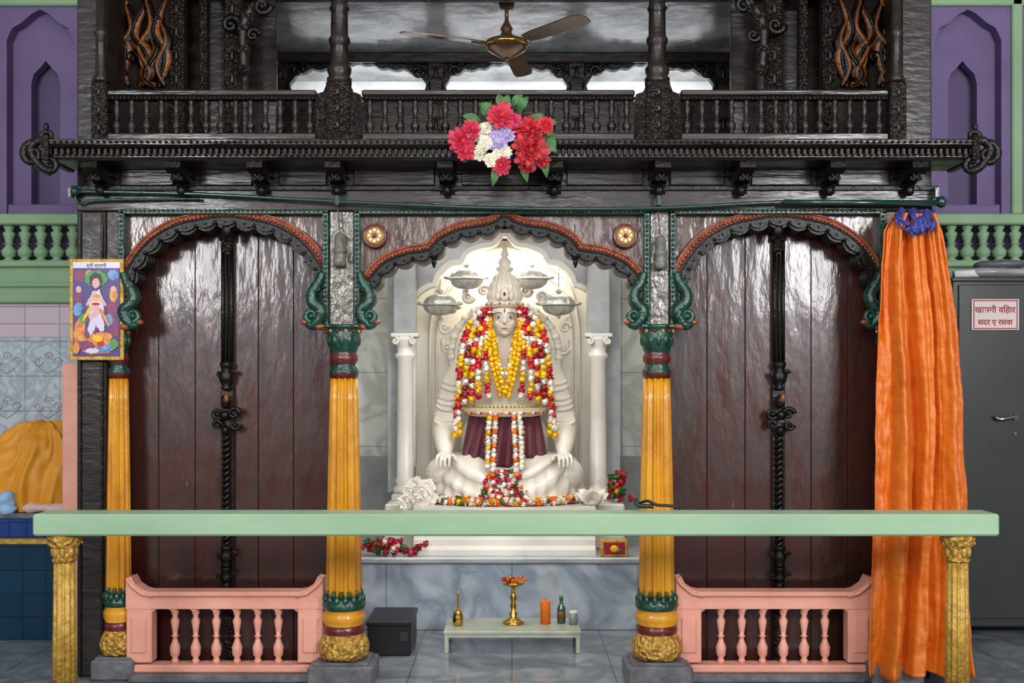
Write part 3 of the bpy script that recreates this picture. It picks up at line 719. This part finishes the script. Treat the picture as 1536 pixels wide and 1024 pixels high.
for s in (-1,1):
    for k,(dx,dz) in enumerate(((.47,1.18),(.49,1.35),(.42,1.5),(.3,1.6),(.17,1.65))):
        b.spiral(sx0+s*dx,sz+dz,sy+.26,.05,1.3,.02,MARB,s*(1 if k%2 else -1),0)
        b.ell((sx0+s*dx*1.06,sy+.27,sz+dz+.04),(.03,.015,.05),MARB,8,6)
b.done(parent=stat)
b=B('offering_tray')
M=Matrix.Translation(Q(0,-.26,.67))
b.lathe(0,0,[(-.045,.22),(-.03,.28),(.0,.31),(.03,.325),(.04,.33),(.045,.32),(.02,.3)],CREAM,40,M=M,sy=.5)
for i in range(34):
    a=pi+pi*i/33; b.bead(tuple(M@Vector((.33*math.cos(a),.17*math.sin(a),.038))),.012,GOLD)
    b.bead(tuple(M@Vector((.30*math.cos(a),.15*math.sin(a),-.015))),.011,(OP,WHT,RED,GOLD)[i%4])
b.done(parent=stat)
b=B('maroon_shawl')
vs=[];fs=[];n,m=80,20
for j in range(m+1):
    v=j/m
    for i in range(n+1):
        u=i/n*2-1; au=abs(u); x=u*(.26+.06*v); z=.63-.33*v-.035*math.sin(au*7+1)*v; y=-.31-.11*v+.016*math.sin(u*24+v*3)*(.4+v)+.10*au*au
        vs.append(Q(x,y,z))
for j in range(m):
    for i in range(n): o=j*(n+1)+i; fs.append([o,o+1,o+n+2,o+n+1])
b.add(vs,fs,MAROON,True)
b.done(parent=stat,mods=(('SOLIDIFY',dict(thickness=.012)),))
g=B('flower_garlands')
def strand(pts,cols,r):
    p3=cr([P(q[0],q[1],q[2]+.25) for q in pts],6); ln=sum(math.dist(a,c2) for a,c2 in zip(p3,p3[1:])); n=max(2,int(ln/(r*1.4)))
    for i,p in enumerate(resamp(p3,n)): g.pom(p,r*random.uniform(.9,1.12),cols[i%len(cols)])
A1=[RED,RED,WHT,WHT,YP,YP]; A2=[WHT,DRED,DRED,WHT,YP,YP]; A3=[YP,YP,RED,RED,WHT,WHT]; A4=[DRED,WHT,RED,YP]
for s in (-1,1):
    m=lambda dx,py,Y:(757+s*dx,py,Y)
    strand([m(22,464,1.6),m(46,476,1.55),m(60,510,1.5),m(67,560,1.46),m(71,610,1.42),m(75,652,1.4)],A1,.032)
    strand([m(22,470,1.58),m(42,486,1.52),m(53,518,1.46),m(58,560,1.42),m(60,602,1.4)],A2,.032)
    strand([m(22,474,1.56),m(36,494,1.5),m(46,525,1.44),m(48,560,1.4),m(50,598,1.38)],A4,.030)
    strand([m(22,480,1.55),m(32,500,1.48),m(38,530,1.42),m(40,565,1.38),m(38,594,1.36)],A3,.029)
    strand([m(24,488,1.52),m(27,505,1.45),m(28,535,1.4),m(27,565,1.37),m(24,594,1.36)],A1,.027)
    strand([m(22,486,1.52),m(23,505,1.44),m(20,538,1.38),m(13,567,1.35),m(6,592,1.34)],[YP],.026)
    strand([m(18,498,1.48),m(16,515,1.42),m(12,545,1.36),m(6,570,1.34),m(1,588,1.33)],[YP],.025)
    strand([m(14,508,1.48),m(12,525,1.42),m(8,545,1.36),m(3,560,1.34)],[YP,CREAM],.022)
    strand([m(66,580,1.44),m(70,610,1.4),m(68,648,1.4)],A3,.028)
    strand([m(20,612,1.4),m(24,640,1.34),m(25,670,1.28),m(26,700,1.18)],[WHT,WHT,YP] if s<0 else [WHT,WHT,CREAM],.025)
    strand([m(14,614,1.4),m(14,640,1.33),m(16,675,1.24),m(18,712,1.16)],[WHT,WHT,OP],.024)
for i in range(150):
    t=random.random()**1.3; a=random.gauss(0,15)*(1-.5*t); g.pom((sx0+a*.006,1.37+.06*t+.02*random.random(),.895+.22*t),.027,random.choice([RED,WHT,CREAM,PKP,PKP,LEAF,LEAF,OP,DRED,WHT]))
for i in range(360):
    t=random.uniform(-1.35,1.35); k=random.uniform(.98,1.10)
    x=sx0+.63*k*math.sin(t); yy=max(1.355,1.93-.545*k*math.cos(t))
    g.pom((x,yy,.89+.03*random.random()),.024,random.choice([OP,YP,WHT,RED,OP,CREAM,CREAM,WHT,LEAF]))
g.done()
for x,y in ((700,418),(797,418),(660,457),(838,457)):
    b=B('silver_hanging_ornament'); yo=2.2; cx,cz=X(x,yo),Z(y,yo); w=L(26,yo)
    pr=[(cz+.085*math.sin(t),w*math.cos(t)**.8) for t in [(-pi/2*.98)+pi*.98*i/18 for i in range(19)]]
    b.lathe(cx,yo,[(cz-.115,.003),(cz-.10,.018)]+pr+[(cz+.095,.02),(cz+.11,.03),(cz+.12,.012),(cz+.145,.006)],SILV,64,flute=(12,.07,cz-.08,cz+.08),sy=.45)
    b.tube([(cx+w*1.04*math.cos(t*pi/16),yo+w*.47*math.sin(t*pi/16),cz) for t in range(32)],.010,SILV,6,closed=True)
    for s in (-1,1): b.ell((cx+s*(w*1.12),yo,cz+.01),(.03,.012,.016),SILV,8,6)
    b.tube([(cx,yo,cz+.1),(cx,yo,2.99)],.004,SILV,5)
    b.done()
b=B('white_fabric_flower')
for q in ((616,742),(634,738),(628,750),(644,748),(610,752),(622,728),(640,730)): b.flower(P(q[0],q[1],1.5),.065,WHT,(random.uniform(-.4,.4),-1,.4))
b.done()
b=B('white_marble_lotus')
for i in range(16):
    a=2*pi*i/16; b.leaf((X(888,1.5),1.5,.87),(math.cos(a)*.7,math.sin(a)*.7,1-.4*(i%2)),.17,.035,STAT,(math.cos(a)*-.3,-.9,.2))
b.ell((X(888,1.5),1.5,.89),(.07,.07,.03),STAT); b.done()
b=B('red_flower_string')
for i in range(36): b.pom((X(925,1.75)+random.gauss(0,.03),1.75+random.gauss(0,.02),.88+random.random()*.2),.028,random.choice([RED,DRED,YP,LEAF,RED]))
b.done()
b=B('red_flower_offering')
for i in range(50): b.pom((X(590,1.35)+random.gauss(0,.11),1.3+random.gauss(0,.02),.545+random.random()*.09),.026,random.choice([RED,DRED,DRED,PKP,LEAF,CREAM]))
b.done()
b=B('gold_offering_box'); xb=X(916,1.3)+.02; b.box(xb-.1,xb+.1,1.24,1.325,.524,.65,GOLD,.008); b.box(xb-.075,xb+.075,1.232,1.24,.545,.63,DRED,.002); b.ell((xb,1.23,.585),(.03,.01,.025),YP); b.ell((xb+.03,1.23,.57),(.02,.01,.015),LEAF); b.done()

# ------------------------------------------------------------ small offering table with items
b=B('low_offering_table'); xa,xb=X(665,.57),X(872,.57); zt=.145
b.box(xa,xb,.57,.98,zt-.022,zt,TTOP,.005)
b.box(xa+.01,xb-.01,.58,.6,zt-.045,zt-.02,TTOP,.003)
for x in (xa+.02,xb-.02):
    for y in (.59,.95): b.box(x-.014,x+.014,y-.014,y+.014,0,zt-.02,TTOP,.003)
b.done()
b=B('brass_oil_lamp'); cx,cy=X(770,.8),.8
b.lathe(cx,cy,[(zt,.07),(zt+.012,.07),(zt+.03,.045),(zt+.045,.02),(zt+.07,.03),(zt+.085,.014),(zt+.12,.022),(zt+.15,.014),(zt+.18,.026),(zt+.2,.014),(zt+.24,.014),(zt+.25,.03),(zt+.265,.07),(zt+.285,.082),(zt+.28,.07)],BRASS,28)
for i in range(18): b.pom((cx+random.gauss(0,.03),cy+random.gauss(0,.02),zt+.29+random.random()*.02),.016,random.choice([OP,RED,YP,LEAF,OP]))
b.done()
b=B('brass_water_pot'); cx,cy=X(687,.75),.75
b.lathe(cx,cy,[(zt,.03),(zt+.01,.035),(zt+.06,.036),(zt+.08,.028),(zt+.09,.03),(zt+.1,.02)],BRASS,20); b.tube([(cx,cy,zt+.09),(cx+.002,cy,zt+.2),(cx+.004,cy,zt+.24)],[.007,.006,.01],BRASS,8); b.done()
b=B('orange_candle'); b.lathe(X(818,.8),.8,[(zt,.034),(zt+.15,.034),(zt+.157,.03),(zt+.15,.012)],OP,20); b.tube([(X(818,.8),.8,zt+.15),(X(818,.8),.8,zt+.17)],.002,BLK,5); b.done()
b=B('green_bottle'); cx,cy=X(842,.82),.82; b.lathe(cx,cy,[(zt,.026),(zt+.01,.029),(zt+.1,.029),(zt+.13,.013),(zt+.16,.012)],GLASSG,18); b.lathe(cx,cy,[(zt+.16,.015),(zt+.185,.015)],PGRN,14); b.lathe(cx,cy,[(zt+.03,.0295),(zt+.08,.0295)],OCARVE,18); b.done()
b=B('small_glass_jar'); cx,cy=X(860,.78),.78; b.lathe(cx,cy,[(zt,.028),(zt+.06,.032),(zt+.07,.026),(zt+.085,.026)],MGREY,18); b.lathe(cx,cy,[(zt+.07,.028),(zt+.09,.028)],WHT,14); b.done()
b=B('black_storage_box'); b.box(X(552,.55),X(617,.55),.5,.95,0,.21,DARK,.01); b.box(X(550,.55),X(619,.55),.49,.96,.195,.225,DARK,.006); b.box(X(600,.5),X(612,.5),.485,.495,.1,.16,STEEL,.002); b.done()

# ------------------------------------------------------------ bouquet on cornice
b=B('artificial_flower_bouquet'); yq=-.40
def F_(px,py,r,mt,mt2=None,core=None): b.flower(P(px,py,yq+random.uniform(-.02,.02)),r,mt,(random.uniform(-.35,.35),-1,random.uniform(-.2,.5)),core,6,mt2)
for px,py,dx,dz in ((730,180,-.6,.8),(745,165,-.2,1),(765,165,.2,1),(785,170,.5,1),(800,185,.9,.6),(812,200,1,.1),(815,215,1,-.3),(805,230,.7,-.8),(790,240,.3,-1),(715,185,-.9,.5),(700,205,-1,-.1),(705,225,-.8,-.7),(740,245,-.3,-1),(820,190,.9,.4),(810,222,1,-.6),(775,160,.7,.9),(735,168,-.8,.5),(822,232,.2,-1),(830,200,.4,-1)):
    b.leaf(P(px-(8 if dx>0 else -8),py,-.355),(dx,-.12,dz),random.uniform(.09,.13),.025,LEAF)
for s in (0,1): b.tube([P(758,208,-.34),P(755+6*s,235,-.33)],.012,LEAF,6)
F_(753,174,.082,RED,PKP); F_(792,196,.095,RED,DRED); F_(796,226,.1,DRED,RED); F_(694,212,.082,RED,PKP); F_(708,194,.055,PKP,RED); F_(752,248,.055,RED,PKP); F_(818,188,.05,RED); F_(698,228,.055,PKP,RED); F_(770,182,.05,PKP); F_(790,250,.045,DRED); F_(812,240,.05,DRED,RED)
for px,py in ((722,205),(724,222),(718,232),(748,232),(736,240),(728,192),(730,214),(757,228)): F_(px,py,.041,CREAM,WHT)
for px,py in ((740,205),(750,216),(762,205),(746,195),(757,198),(738,216)): F_(px,py,.042,LILAC)
b.done()

# ------------------------------------------------------------ pipe, strings, lamp holders
b=B('green_curtain_pipe')
b.tube(cr([P(110,287,-.1),P(300,291,-.1),P(520,303,-.1),P(757,312,-.1),P(985,312,-.1),P(1180,303,-.1),P(1410,303,-.1)],8),.011,PIPE,8)
b.tube([P(1175,303,-.13),P(1412,305,-.13)],.016,PIPE,10); b.ell(P(1412,303,-.13),(.035,.035,.035),PIPE,12,8)
b.tube(cr([P(112,290,-.08),P(118,305,-.08),P(150,300,-.08),P(300,298,-.08)],6),.008,GREEN,6)
b.ell(P(112,287,-.1),.028,GREEN)
for x in (115,510,985,1395): b.box(X(x)-.012,X(x)+.012,-.11,-.03,Z(300 if x in(115,1395) else 312),Z(286),PIPE,.002)
b.done()
for x,y in ((512,376),(989,380)):
    b=B('wall_lamp_holder'); cx=X(x); cz=Z(y); yy=-.06
    b.box(cx-.03,cx+.03,-.05,-.01,cz-.03,cz+.09,PLAST,.01)
    b.lathe(cx,yy,[(cz-.1,.02),(cz-.1,.038),(cz-.06,.04),(cz-.05,.034),(cz-.02,.034),(cz-.015,.04),(cz,.04),(cz+.01,.03),(cz+.08,.03),(cz+.1,.012)],PLAST,18)
    b.tube(cr([(cx,yy,cz+.09),(cx-.01,-.05,cz+.2),(cx-.02,-.06,Z(285)),(cx-.01,-.06,Z(270))],5),.004,WIRE,5); b.done()
b=B('folded_cloth_strip'); b.tube(cr([P(955,757,-.9),P(970,751,-.93),P(985,757,-.95),P(1000,758,-.95),P(1020,760,-.95)],5),.008,BLK,6); b.tube(cr([P(953,748,-.93),P(958,758,-.95),P(980,759,-.95)],5),.012,DARK,6); b.done()

# ------------------------------------------------------------ poster
par=empty('framed_deity_poster')
b=B('frame_and_print'); yp=-.06
b.box(X(104,yp),X(185,yp),yp,yp+.02,Z(540,yp),Z(388,yp),GOLD,.004)
b.box(X(110,yp),X(180,yp),yp-.004,yp+.01,Z(534,yp),Z(393,yp),PBG,0)
b.box(X(110,yp),X(180,yp),yp-.006,yp+.0,Z(534,yp),Z(402,yp),SKYB,0)
kk=[0]
def flat(px,py,rx,ry,mt,ang=0):
    kk[0]+=1
    M=Matrix.Translation((X(px,yp),yp-.0065-kk[0]*.0003,Z(py,yp)))@Matrix.Rotation(ang,4,'Y')
    b.poly([(L(rx)*math.cos(t*pi/10)*(1+.12*math.sin(3*t+px)),L(ry)*math.sin(t*pi/10)*(1+.12*math.cos(2.3*t+py))) for t in range(20)],-.0001,.0001,mt,'xz',M)
OPM=mat('poster_orange','#c04c1c',.4,col2='#d09c40',vs=40); PRD=mat('poster_red','#981a2a',.4,col2='#42206c',vs=50)
PCY=mat('poster_light_blue','#34609c',.4,col2='#6c98c0',vs=30)
for q in ((120,414,8,9,PRD),(170,412,8,8,PCY),(134,410,5,5,OPM),(145,514,32,17,OPM),(120,495,8,20,OPM,.2),(172,495,6,20,PRD),(169,464,8,12,PRD),(171,442,6,11,OPM),(171,433,4,4,SKIN),(119,446,7,12,PRD),(119,434,4,5,SKIN),(118,464,7,10,PCY,.2),(126,478,6,7,PGRN),(164,480,6,9,PCY),
    (145,418,17,12,PGRN),(145,421,10,12,BLK),(145,468,14,30,PRD,.05),(145,462,11,27,PBG,.06),(145,425,5.5,7.5,SKIN),(138,448,3,13,SKIN,.6),(153,450,3,12,SKIN,-.7),(146,444,5,3,OPM),(145,450,4,2,YP),(143,476,9,6,SKIN,.3),(151,484,6,14,PBG,-.3),(139,490,5,14,PBG,.3),(158,476,2.5,16,OPM,-.5),(132,470,2.2,14,YP,.5),(145,466,5,9,SKIN),(145,456,6,2,RED),
    (128,518,14,7,PRD),(160,522,13,6,PCY),(148,508,8,5,YP),(116,522,5,9,OPM),(172,516,6,8,PGRN),(132,502,4,5,PRD),(165,505,5,5,OPM),(140,526,10,4,PBG),(153,516,5,4,RED)): flat(*q)
b.tube([P(152,372,yp+.02),P(147,389,yp+.01)],.002,WIRE,5); b.tube([P(157,300,-.02),P(152,372,yp+.02)],.0015,WIRE,5)
b.done(parent=par,recalc=False)
t=bpy.data.curves.new('title','FONT'); t.body='\u0936\u094d\u0930\u0940 \u0938\u094d\u0935\u093e\u092e\u0940'; t.size=.03; t.align_x='CENTER'; t.extrude=.0005
o=bpy.data.objects.new('title_text',t); t.materials.append(BLK); bpy.context.scene.collection.objects.link(o); o.location=(X(145,yp),yp-.006,Z(401,yp)); o.rotation_euler=(pi/2,0,0); o.parent=par

# ------------------------------------------------------------ orange curtain
def curtain():
    b=B('orange_curtain'); NU,NV=240,150; yc=-.26
    rows=[(322,1340,1404),(345,1326,1414),(400,1320,1424),(480,1318,1438),(650,1316,1450),(780,1312,1456),(900,1308,1458),(1014,1303,1463)]
    vs=[];fs=[]
    for j in range(NV+1):
        py=322+(1014-322)*j/NV
        for a,c2 in zip(rows,rows[1:]):
            if a[0]<=py<=c2[0]:
                t=(py-a[0])/(c2[0]-a[0]); l=a[1]+(c2[1]-a[1])*t; r=a[2]+(c2[2]-a[2])*t; break
        v=j/NV
        for i in range(NU+1):
            u=i/NU; ph=.55*noise.noise(Vector((u*2.2,v*1.3,1)))+.12*noise.noise(Vector((u*6,v*4,2)))
            f=math.sin(2*pi*(3.4*u+ph)); g_=math.sin(2*pi*(8*u+ph*2.2+.25*v)); h_=math.sin(2*pi*(19*u+ph*1.5))
            f=(abs(f)**.7)*(1 if f>0 else -1)
            y=yc+(.034+.036*v)*f+.019*g_*(1-.3*v)+.009*h_*max(.15,1-v*3)
            y+=.018*noise.noise(Vector((u*5,v*11,3)))+.014*noise.noise(Vector((u*10+v*8,v*24,5)))+.006*noise.noise(Vector((u*22,v*60,6)))
            x=l+(r-l)*u+4*noise.noise(Vector((u*2,v*5,9)))
            vs.append((X(x,yc),y,Z(py+ (4*math.sin(u*9) if j==NV else 0),yc)))
    for j in range(NV):
        for i in range(NU): o=j*(NU+1)+i; fs.append([o,o+1,o+NU+2,o+NU+1])
    b.add(vs,fs,ORANGE,True)
    return b.done(mods=(('SOLIDIFY',dict(thickness=.006)),),recalc=False)
curtain()
b=B('violet_curtain_tie')
for i in range(20):
    px=1340+random.random()*66; py=313+random.random()*9
    p=[P(px,py,-.24),P(px+random.uniform(-6,6),py+10,-.30),P(px+random.uniform(-9,9),py+19,-.325),P(px+random.uniform(-14,14),py+random.uniform(22,36),-.33)]
    b.tube(cr(p,4),[.012+.010*math.sin(k*.6+i) for k in range(13)],PBLUE,6,flat=.5)
b.done()

# ------------------------------------------------------------ building walls
Yw=1.6
def wall(name,sx):
    b=B(name)
    def xw(p): return X(p,Yw) if sx<0 else X(1512-p,Yw)
    def z(p): return Z(p,Yw)
    a=xw(135); far=-6*1 if sx<0 else 6
    def bx(p0,p1,y0,y1,zl,zh,m,ch=.004):
        l,r=sorted((p0,p1)); b.box(l,r,y0,y1,zl,zh,m,ch)
    bx(far,a,Yw,Yw+.3,0,z(505),LTILE,0); bx(far,a,Yw-.005,Yw+.3,z(505),z(455),PTILE,0)
    bx(far,a,Yw-.05,Yw+.3,z(455),z(400),WGREEN,.01); bx(far,a,Yw-.09,Yw+.2,z(402),z(392),WGREEN,.01); bx(far,a,Yw-.07,Yw+.2,z(432),z(424),WGREEN,.01)
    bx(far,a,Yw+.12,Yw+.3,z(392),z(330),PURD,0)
    bx(far,a,Yw-.06,Yw+.3,z(338),z(322),WGREEN,.01)
    for i in range(60):
        x=xw(108-24*i)
        if abs(x)<5.9: balus(b,x,Yw+.02,z(392),z(338),.055,WGREEN,12)
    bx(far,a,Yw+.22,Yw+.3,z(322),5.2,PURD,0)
    for base in (60,-90,-240,-390):
        l=base-50
        h=[(l,300),(l,60),(l+8,42),(l+22,34),(l+38,20),(base,14)]
        full=h+[(2*base-p[0],p[1]) for p in h[-2::-1]]
        path=[(xw(p[0]),z(p[1])) for p in full]; T=5.2
        if sx>0: path=path[::-1]
        lo_,hi_=sorted((xw(base-75),xw(base+75)))
        b.poly([(lo_,z(322)),(path[0][0],z(322))]+path+[(path[-1][0],z(322)),(hi_,z(322)),(hi_,T),(lo_,T)],Yw,Yw+.1,PURP)
        l2=base-22; h=[(l2,300),(l2,120),(l2+4,105),(l2+14,95),(base,85)]
        full=h+[(2*base-p[0],p[1]) for p in h[-2::-1]]; path=[(xw(p[0]),z(p[1])) for p in full]
        if sx>0: path=path[::-1]
        lo2,hi2=sorted((xw(base-52),xw(base+54)))
        b.poly([(lo2,z(322)),(path[0][0],z(322))]+path+[(path[-1][0],z(322)),(hi2,z(322)),(hi2,T),(lo2,T)],Yw+.1,Yw+.18,PURP)
        bx(xw(base-49),xw(base+51),Yw,Yw+.18,z(322),z(306),PURP,.01)
        bx(xw(base-80),xw(base-64),Yw-.03,Yw+.1,z(322),5.2,WGREEN,.01)
    bx(far,a,Yw-.03,Yw+.05,z(10),5.2,WGREEN,.01)
    if sx<0:
        for px in (10,72,-52,-114):
            for py in (540,607,675):
                cx,cz=xw(px),z(py)
                for k in range(3): b.spiral(cx+(k-1)*.07,cz+(.03 if k==1 else -.01),Yw-.002,.035,1.2,.005,MGREY,1 if k else -1,0,seg=5)
                for s in (-1,1): b.tube(cr([(cx,Yw-.002,cz-.1),(cx+s*.06,Yw-.002,cz-.06),(cx+s*.11,Yw-.002,cz)],4),.004,MGREY,5)
    b.done()
wall('wall_left',-1); wall('wall_right',1)
b=B('pink_pillar'); b.box(X(98,.3),X(122,.3),.25,.45,0,Z(545,.3),PINK,.006); b.done()
b=B('blue_tiled_platform'); xr=X(96,.94)
b.box(-5.5,xr,.94,1.59,0,.66,TEAL,.0); b.box(-5.5,xr+.01,.93,1.59,.66,.695,GOLD,.005); b.box(-5.5,xr,1.0,1.59,.695,.83,BLUET,0); b.box(-5.5,xr+.01,.98,1.59,.83,.865,STONE,.005); b.done()
b=B('saffron_covered_cushion'); cx,cy=X(48,1.3),1.3
vs=[];fs=[];NU,NV=220,90
for j in range(NV+1):
    v=j/NV; t=v*pi*.5
    for i in range(NU):
        a=2*pi*i/NU; nn=noise.noise(Vector((math.cos(a)*2,math.sin(a)*2,v*3)))
        f=.028*math.sin(a*11+5*v+4*nn)*v+.05*nn+.03*noise.noise(Vector((math.cos(a)*5,math.sin(a)*5,v*7)))+.014*math.sin(a*27+v*9+7*nn)*v
        r=math.sin(t)**.8; sk=(.10*(1-v))
        vs.append((cx+(.40*r+f)*math.cos(a)+sk,cy+(.24*r+f*.6)*math.sin(a),.87+.62*math.cos(t)**.75+f*.4*(1-v)))
for j in range(NV):
    for i in range(NU): k=(i+1)%NU; fs.append([j*NU+i,j*NU+k,(j+1)*NU+k,(j+1)*NU+i])
b.add(vs,fs,SAFF,True); b.done()
b=B('crumpled_cloths')
for px,m_,w in ((8,BLUC,.1),(78,PNKC,.12),(50,PNKC,.1)): b.ell((X(px,1.02),1.03,.90),(w,.04,.04),m_,24,14,nz=.04,ns=9)
b.ell((X(5,1.02),1.03,.95),(.07,.04,.06),BLUC,20,12,nz=.04,ns=11); b.done()

b=B('steel_cabinet'); ya=1.08; xl,xr=X(1428,ya),X(1640,ya); zt=Z(416,ya)
b.box(xl,xr,ya,ya+.4,.06,zt,STEEL,.01)
xm=X(1545,ya); b.box(xl+.04,xm-.004,ya-.015,ya+.01,.12,zt-.05,STEEL,.006); b.box(xm+.004,xr-.04,ya-.015,ya+.01,.12,zt-.05,STEEL,.006)
b.box(xl-.01,xr+.01,ya-.02,ya+.41,zt-.03,zt,STEEL,.008)
for x in (xl+.05,xr-.05): b.box(x-.03,x+.03,ya+.02,ya+.08,0,.06,STEEL)
b.tube(cr([(X(1488,ya),ya-.04,Z(625,ya)),(X(1496,ya),ya-.06,Z(628,ya)),(X(1520,ya),ya-.06,Z(624,ya))],4),.011,CHROME,8); b.lathe(0,0,[(0,.025),(.03,.02)],CHROME,14,M=Matrix.Translation((X(1520,ya),ya-.01,Z(625,ya)))@Matrix.Rotation(pi/2,4,'X'))
b.lathe(0,0,[(0,.015),(.02,.012)],CHROME,12,M=Matrix.Translation((X(1520,ya),ya-.01,Z(650,ya)))@Matrix.Rotation(pi/2,4,'X'))
b.done()
sg=empty('cabinet_notice_sign')
b=B('board'); b.box(X(1455,ya),X(1526,ya),ya-.028,ya-.016,Z(495,ya),Z(449,ya),SIGN,.002)
for a,c2,d,e in ((1458,1523,450.5,452),(1458,1523,492,493.5),(1457.5,1459,450.5,493.5),(1522,1523.5,450.5,493.5)): b.box(X(a,ya),X(c2,ya),ya-.0295,ya-.027,Z(e,ya),Z(d,ya),REDINK,0)
b.done(parent=sg)
for txt,py,sz_ in (('\u0916\u093e\u0938\u0917\u0940 \u0935\u093f\u0939\u093e\u0930',469,.058),('\u0938\u0926\u0930 \u090f \u0930\u0938\u0935\u093e',487,.052)):
    t=bpy.data.curves.new('notice_text','FONT'); t.body=txt; t.size=sz_; t.align_x='CENTER'; t.extrude=.001; t.offset=.001; t.materials.append(REDINK)
    o=bpy.data.objects.new('notice_text',t); bpy.context.scene.collection.objects.link(o); o.location=(X(1490,ya),ya-.0295,Z(py,ya)); o.rotation_euler=(pi/2,0,0); o.parent=sg
b=B('folded_blankets')
b.ell((X(1500,ya)+.05,ya+.2,zt+.045),(.3,.16,.05),MGREY,24,12,nz=.03,ns=8); b.ell((X(1520,ya),ya+.15,zt+.1),(.2,.12,.045),STONE,24,12,nz=.03,ns=9); b.tube([(X(1440,ya),ya+.1,zt+.03),(X(1560,ya),ya+.12,zt+.06)],.03,PAPER,10); b.done()

# ------------------------------------------------------------ camera / light
cd=bpy.data.cameras.new('camera'); cam=bpy.data.objects.new('camera',cd); bpy.context.scene.collection.objects.link(cam)
cam.location=(0,-D,CAMZ); cam.rotation_euler=(pi/2,0,0); cd.sensor_width=36; cd.lens=36*F/1536; cd.shift_y=(HY-512)/1536; cd.clip_end=100
bpy.context.scene.camera=cam
bpy.context.scene.view_settings.view_transform='Standard'
w=bpy.data.worlds.new('world'); bpy.context.scene.world=w; w.use_nodes=True; w.node_tree.nodes['Background'].inputs[0].default_value=(.92,.96,1,1); w.node_tree.nodes['Background'].inputs[1].default_value=.33
def area(name,loc,rot,sx,sy,e,col=(1,1,1)):
    l=bpy.data.lights.new(name,'AREA'); l.shape='RECTANGLE'; l.size=sx; l.size_y=sy; l.energy=e; l.color=col
    o=bpy.data.objects.new(name,l); bpy.context.scene.collection.objects.link(o); o.location=loc; o.rotation_euler=rot
for x,wd,e in ((-4.4,1.5,300),(0,2.2,140),(4.5,1.9,450)):
    area('window_light',(x,-8,3.85),(math.radians(84),0,0),wd,1.9,e,(.98,.98,1))
area('hall_light',(0,-4.5,6),(math.radians(38),0,0),6,3,135,(1,.97,.92))
area('niche_light',(sx0,2.22,2.85),(math.radians(12),0,0),1.1,.25,15,(1,.93,.8))
area('sanctum_light',(sx0,.7,2.95),(math.radians(12),0,0),2.4,.5,42,(1,.97,.92))
area('upper_light',(0,2.7,4.4),(math.radians(40),0,0),3.8,.3,40,(.96,.98,1))
area('upper_ceiling_fill',(0,1.6,3.4),(math.radians(180),0,0),2.6,.8,9,(.96,.98,1))  # added fill below the fan, facing up; stands for no fixture
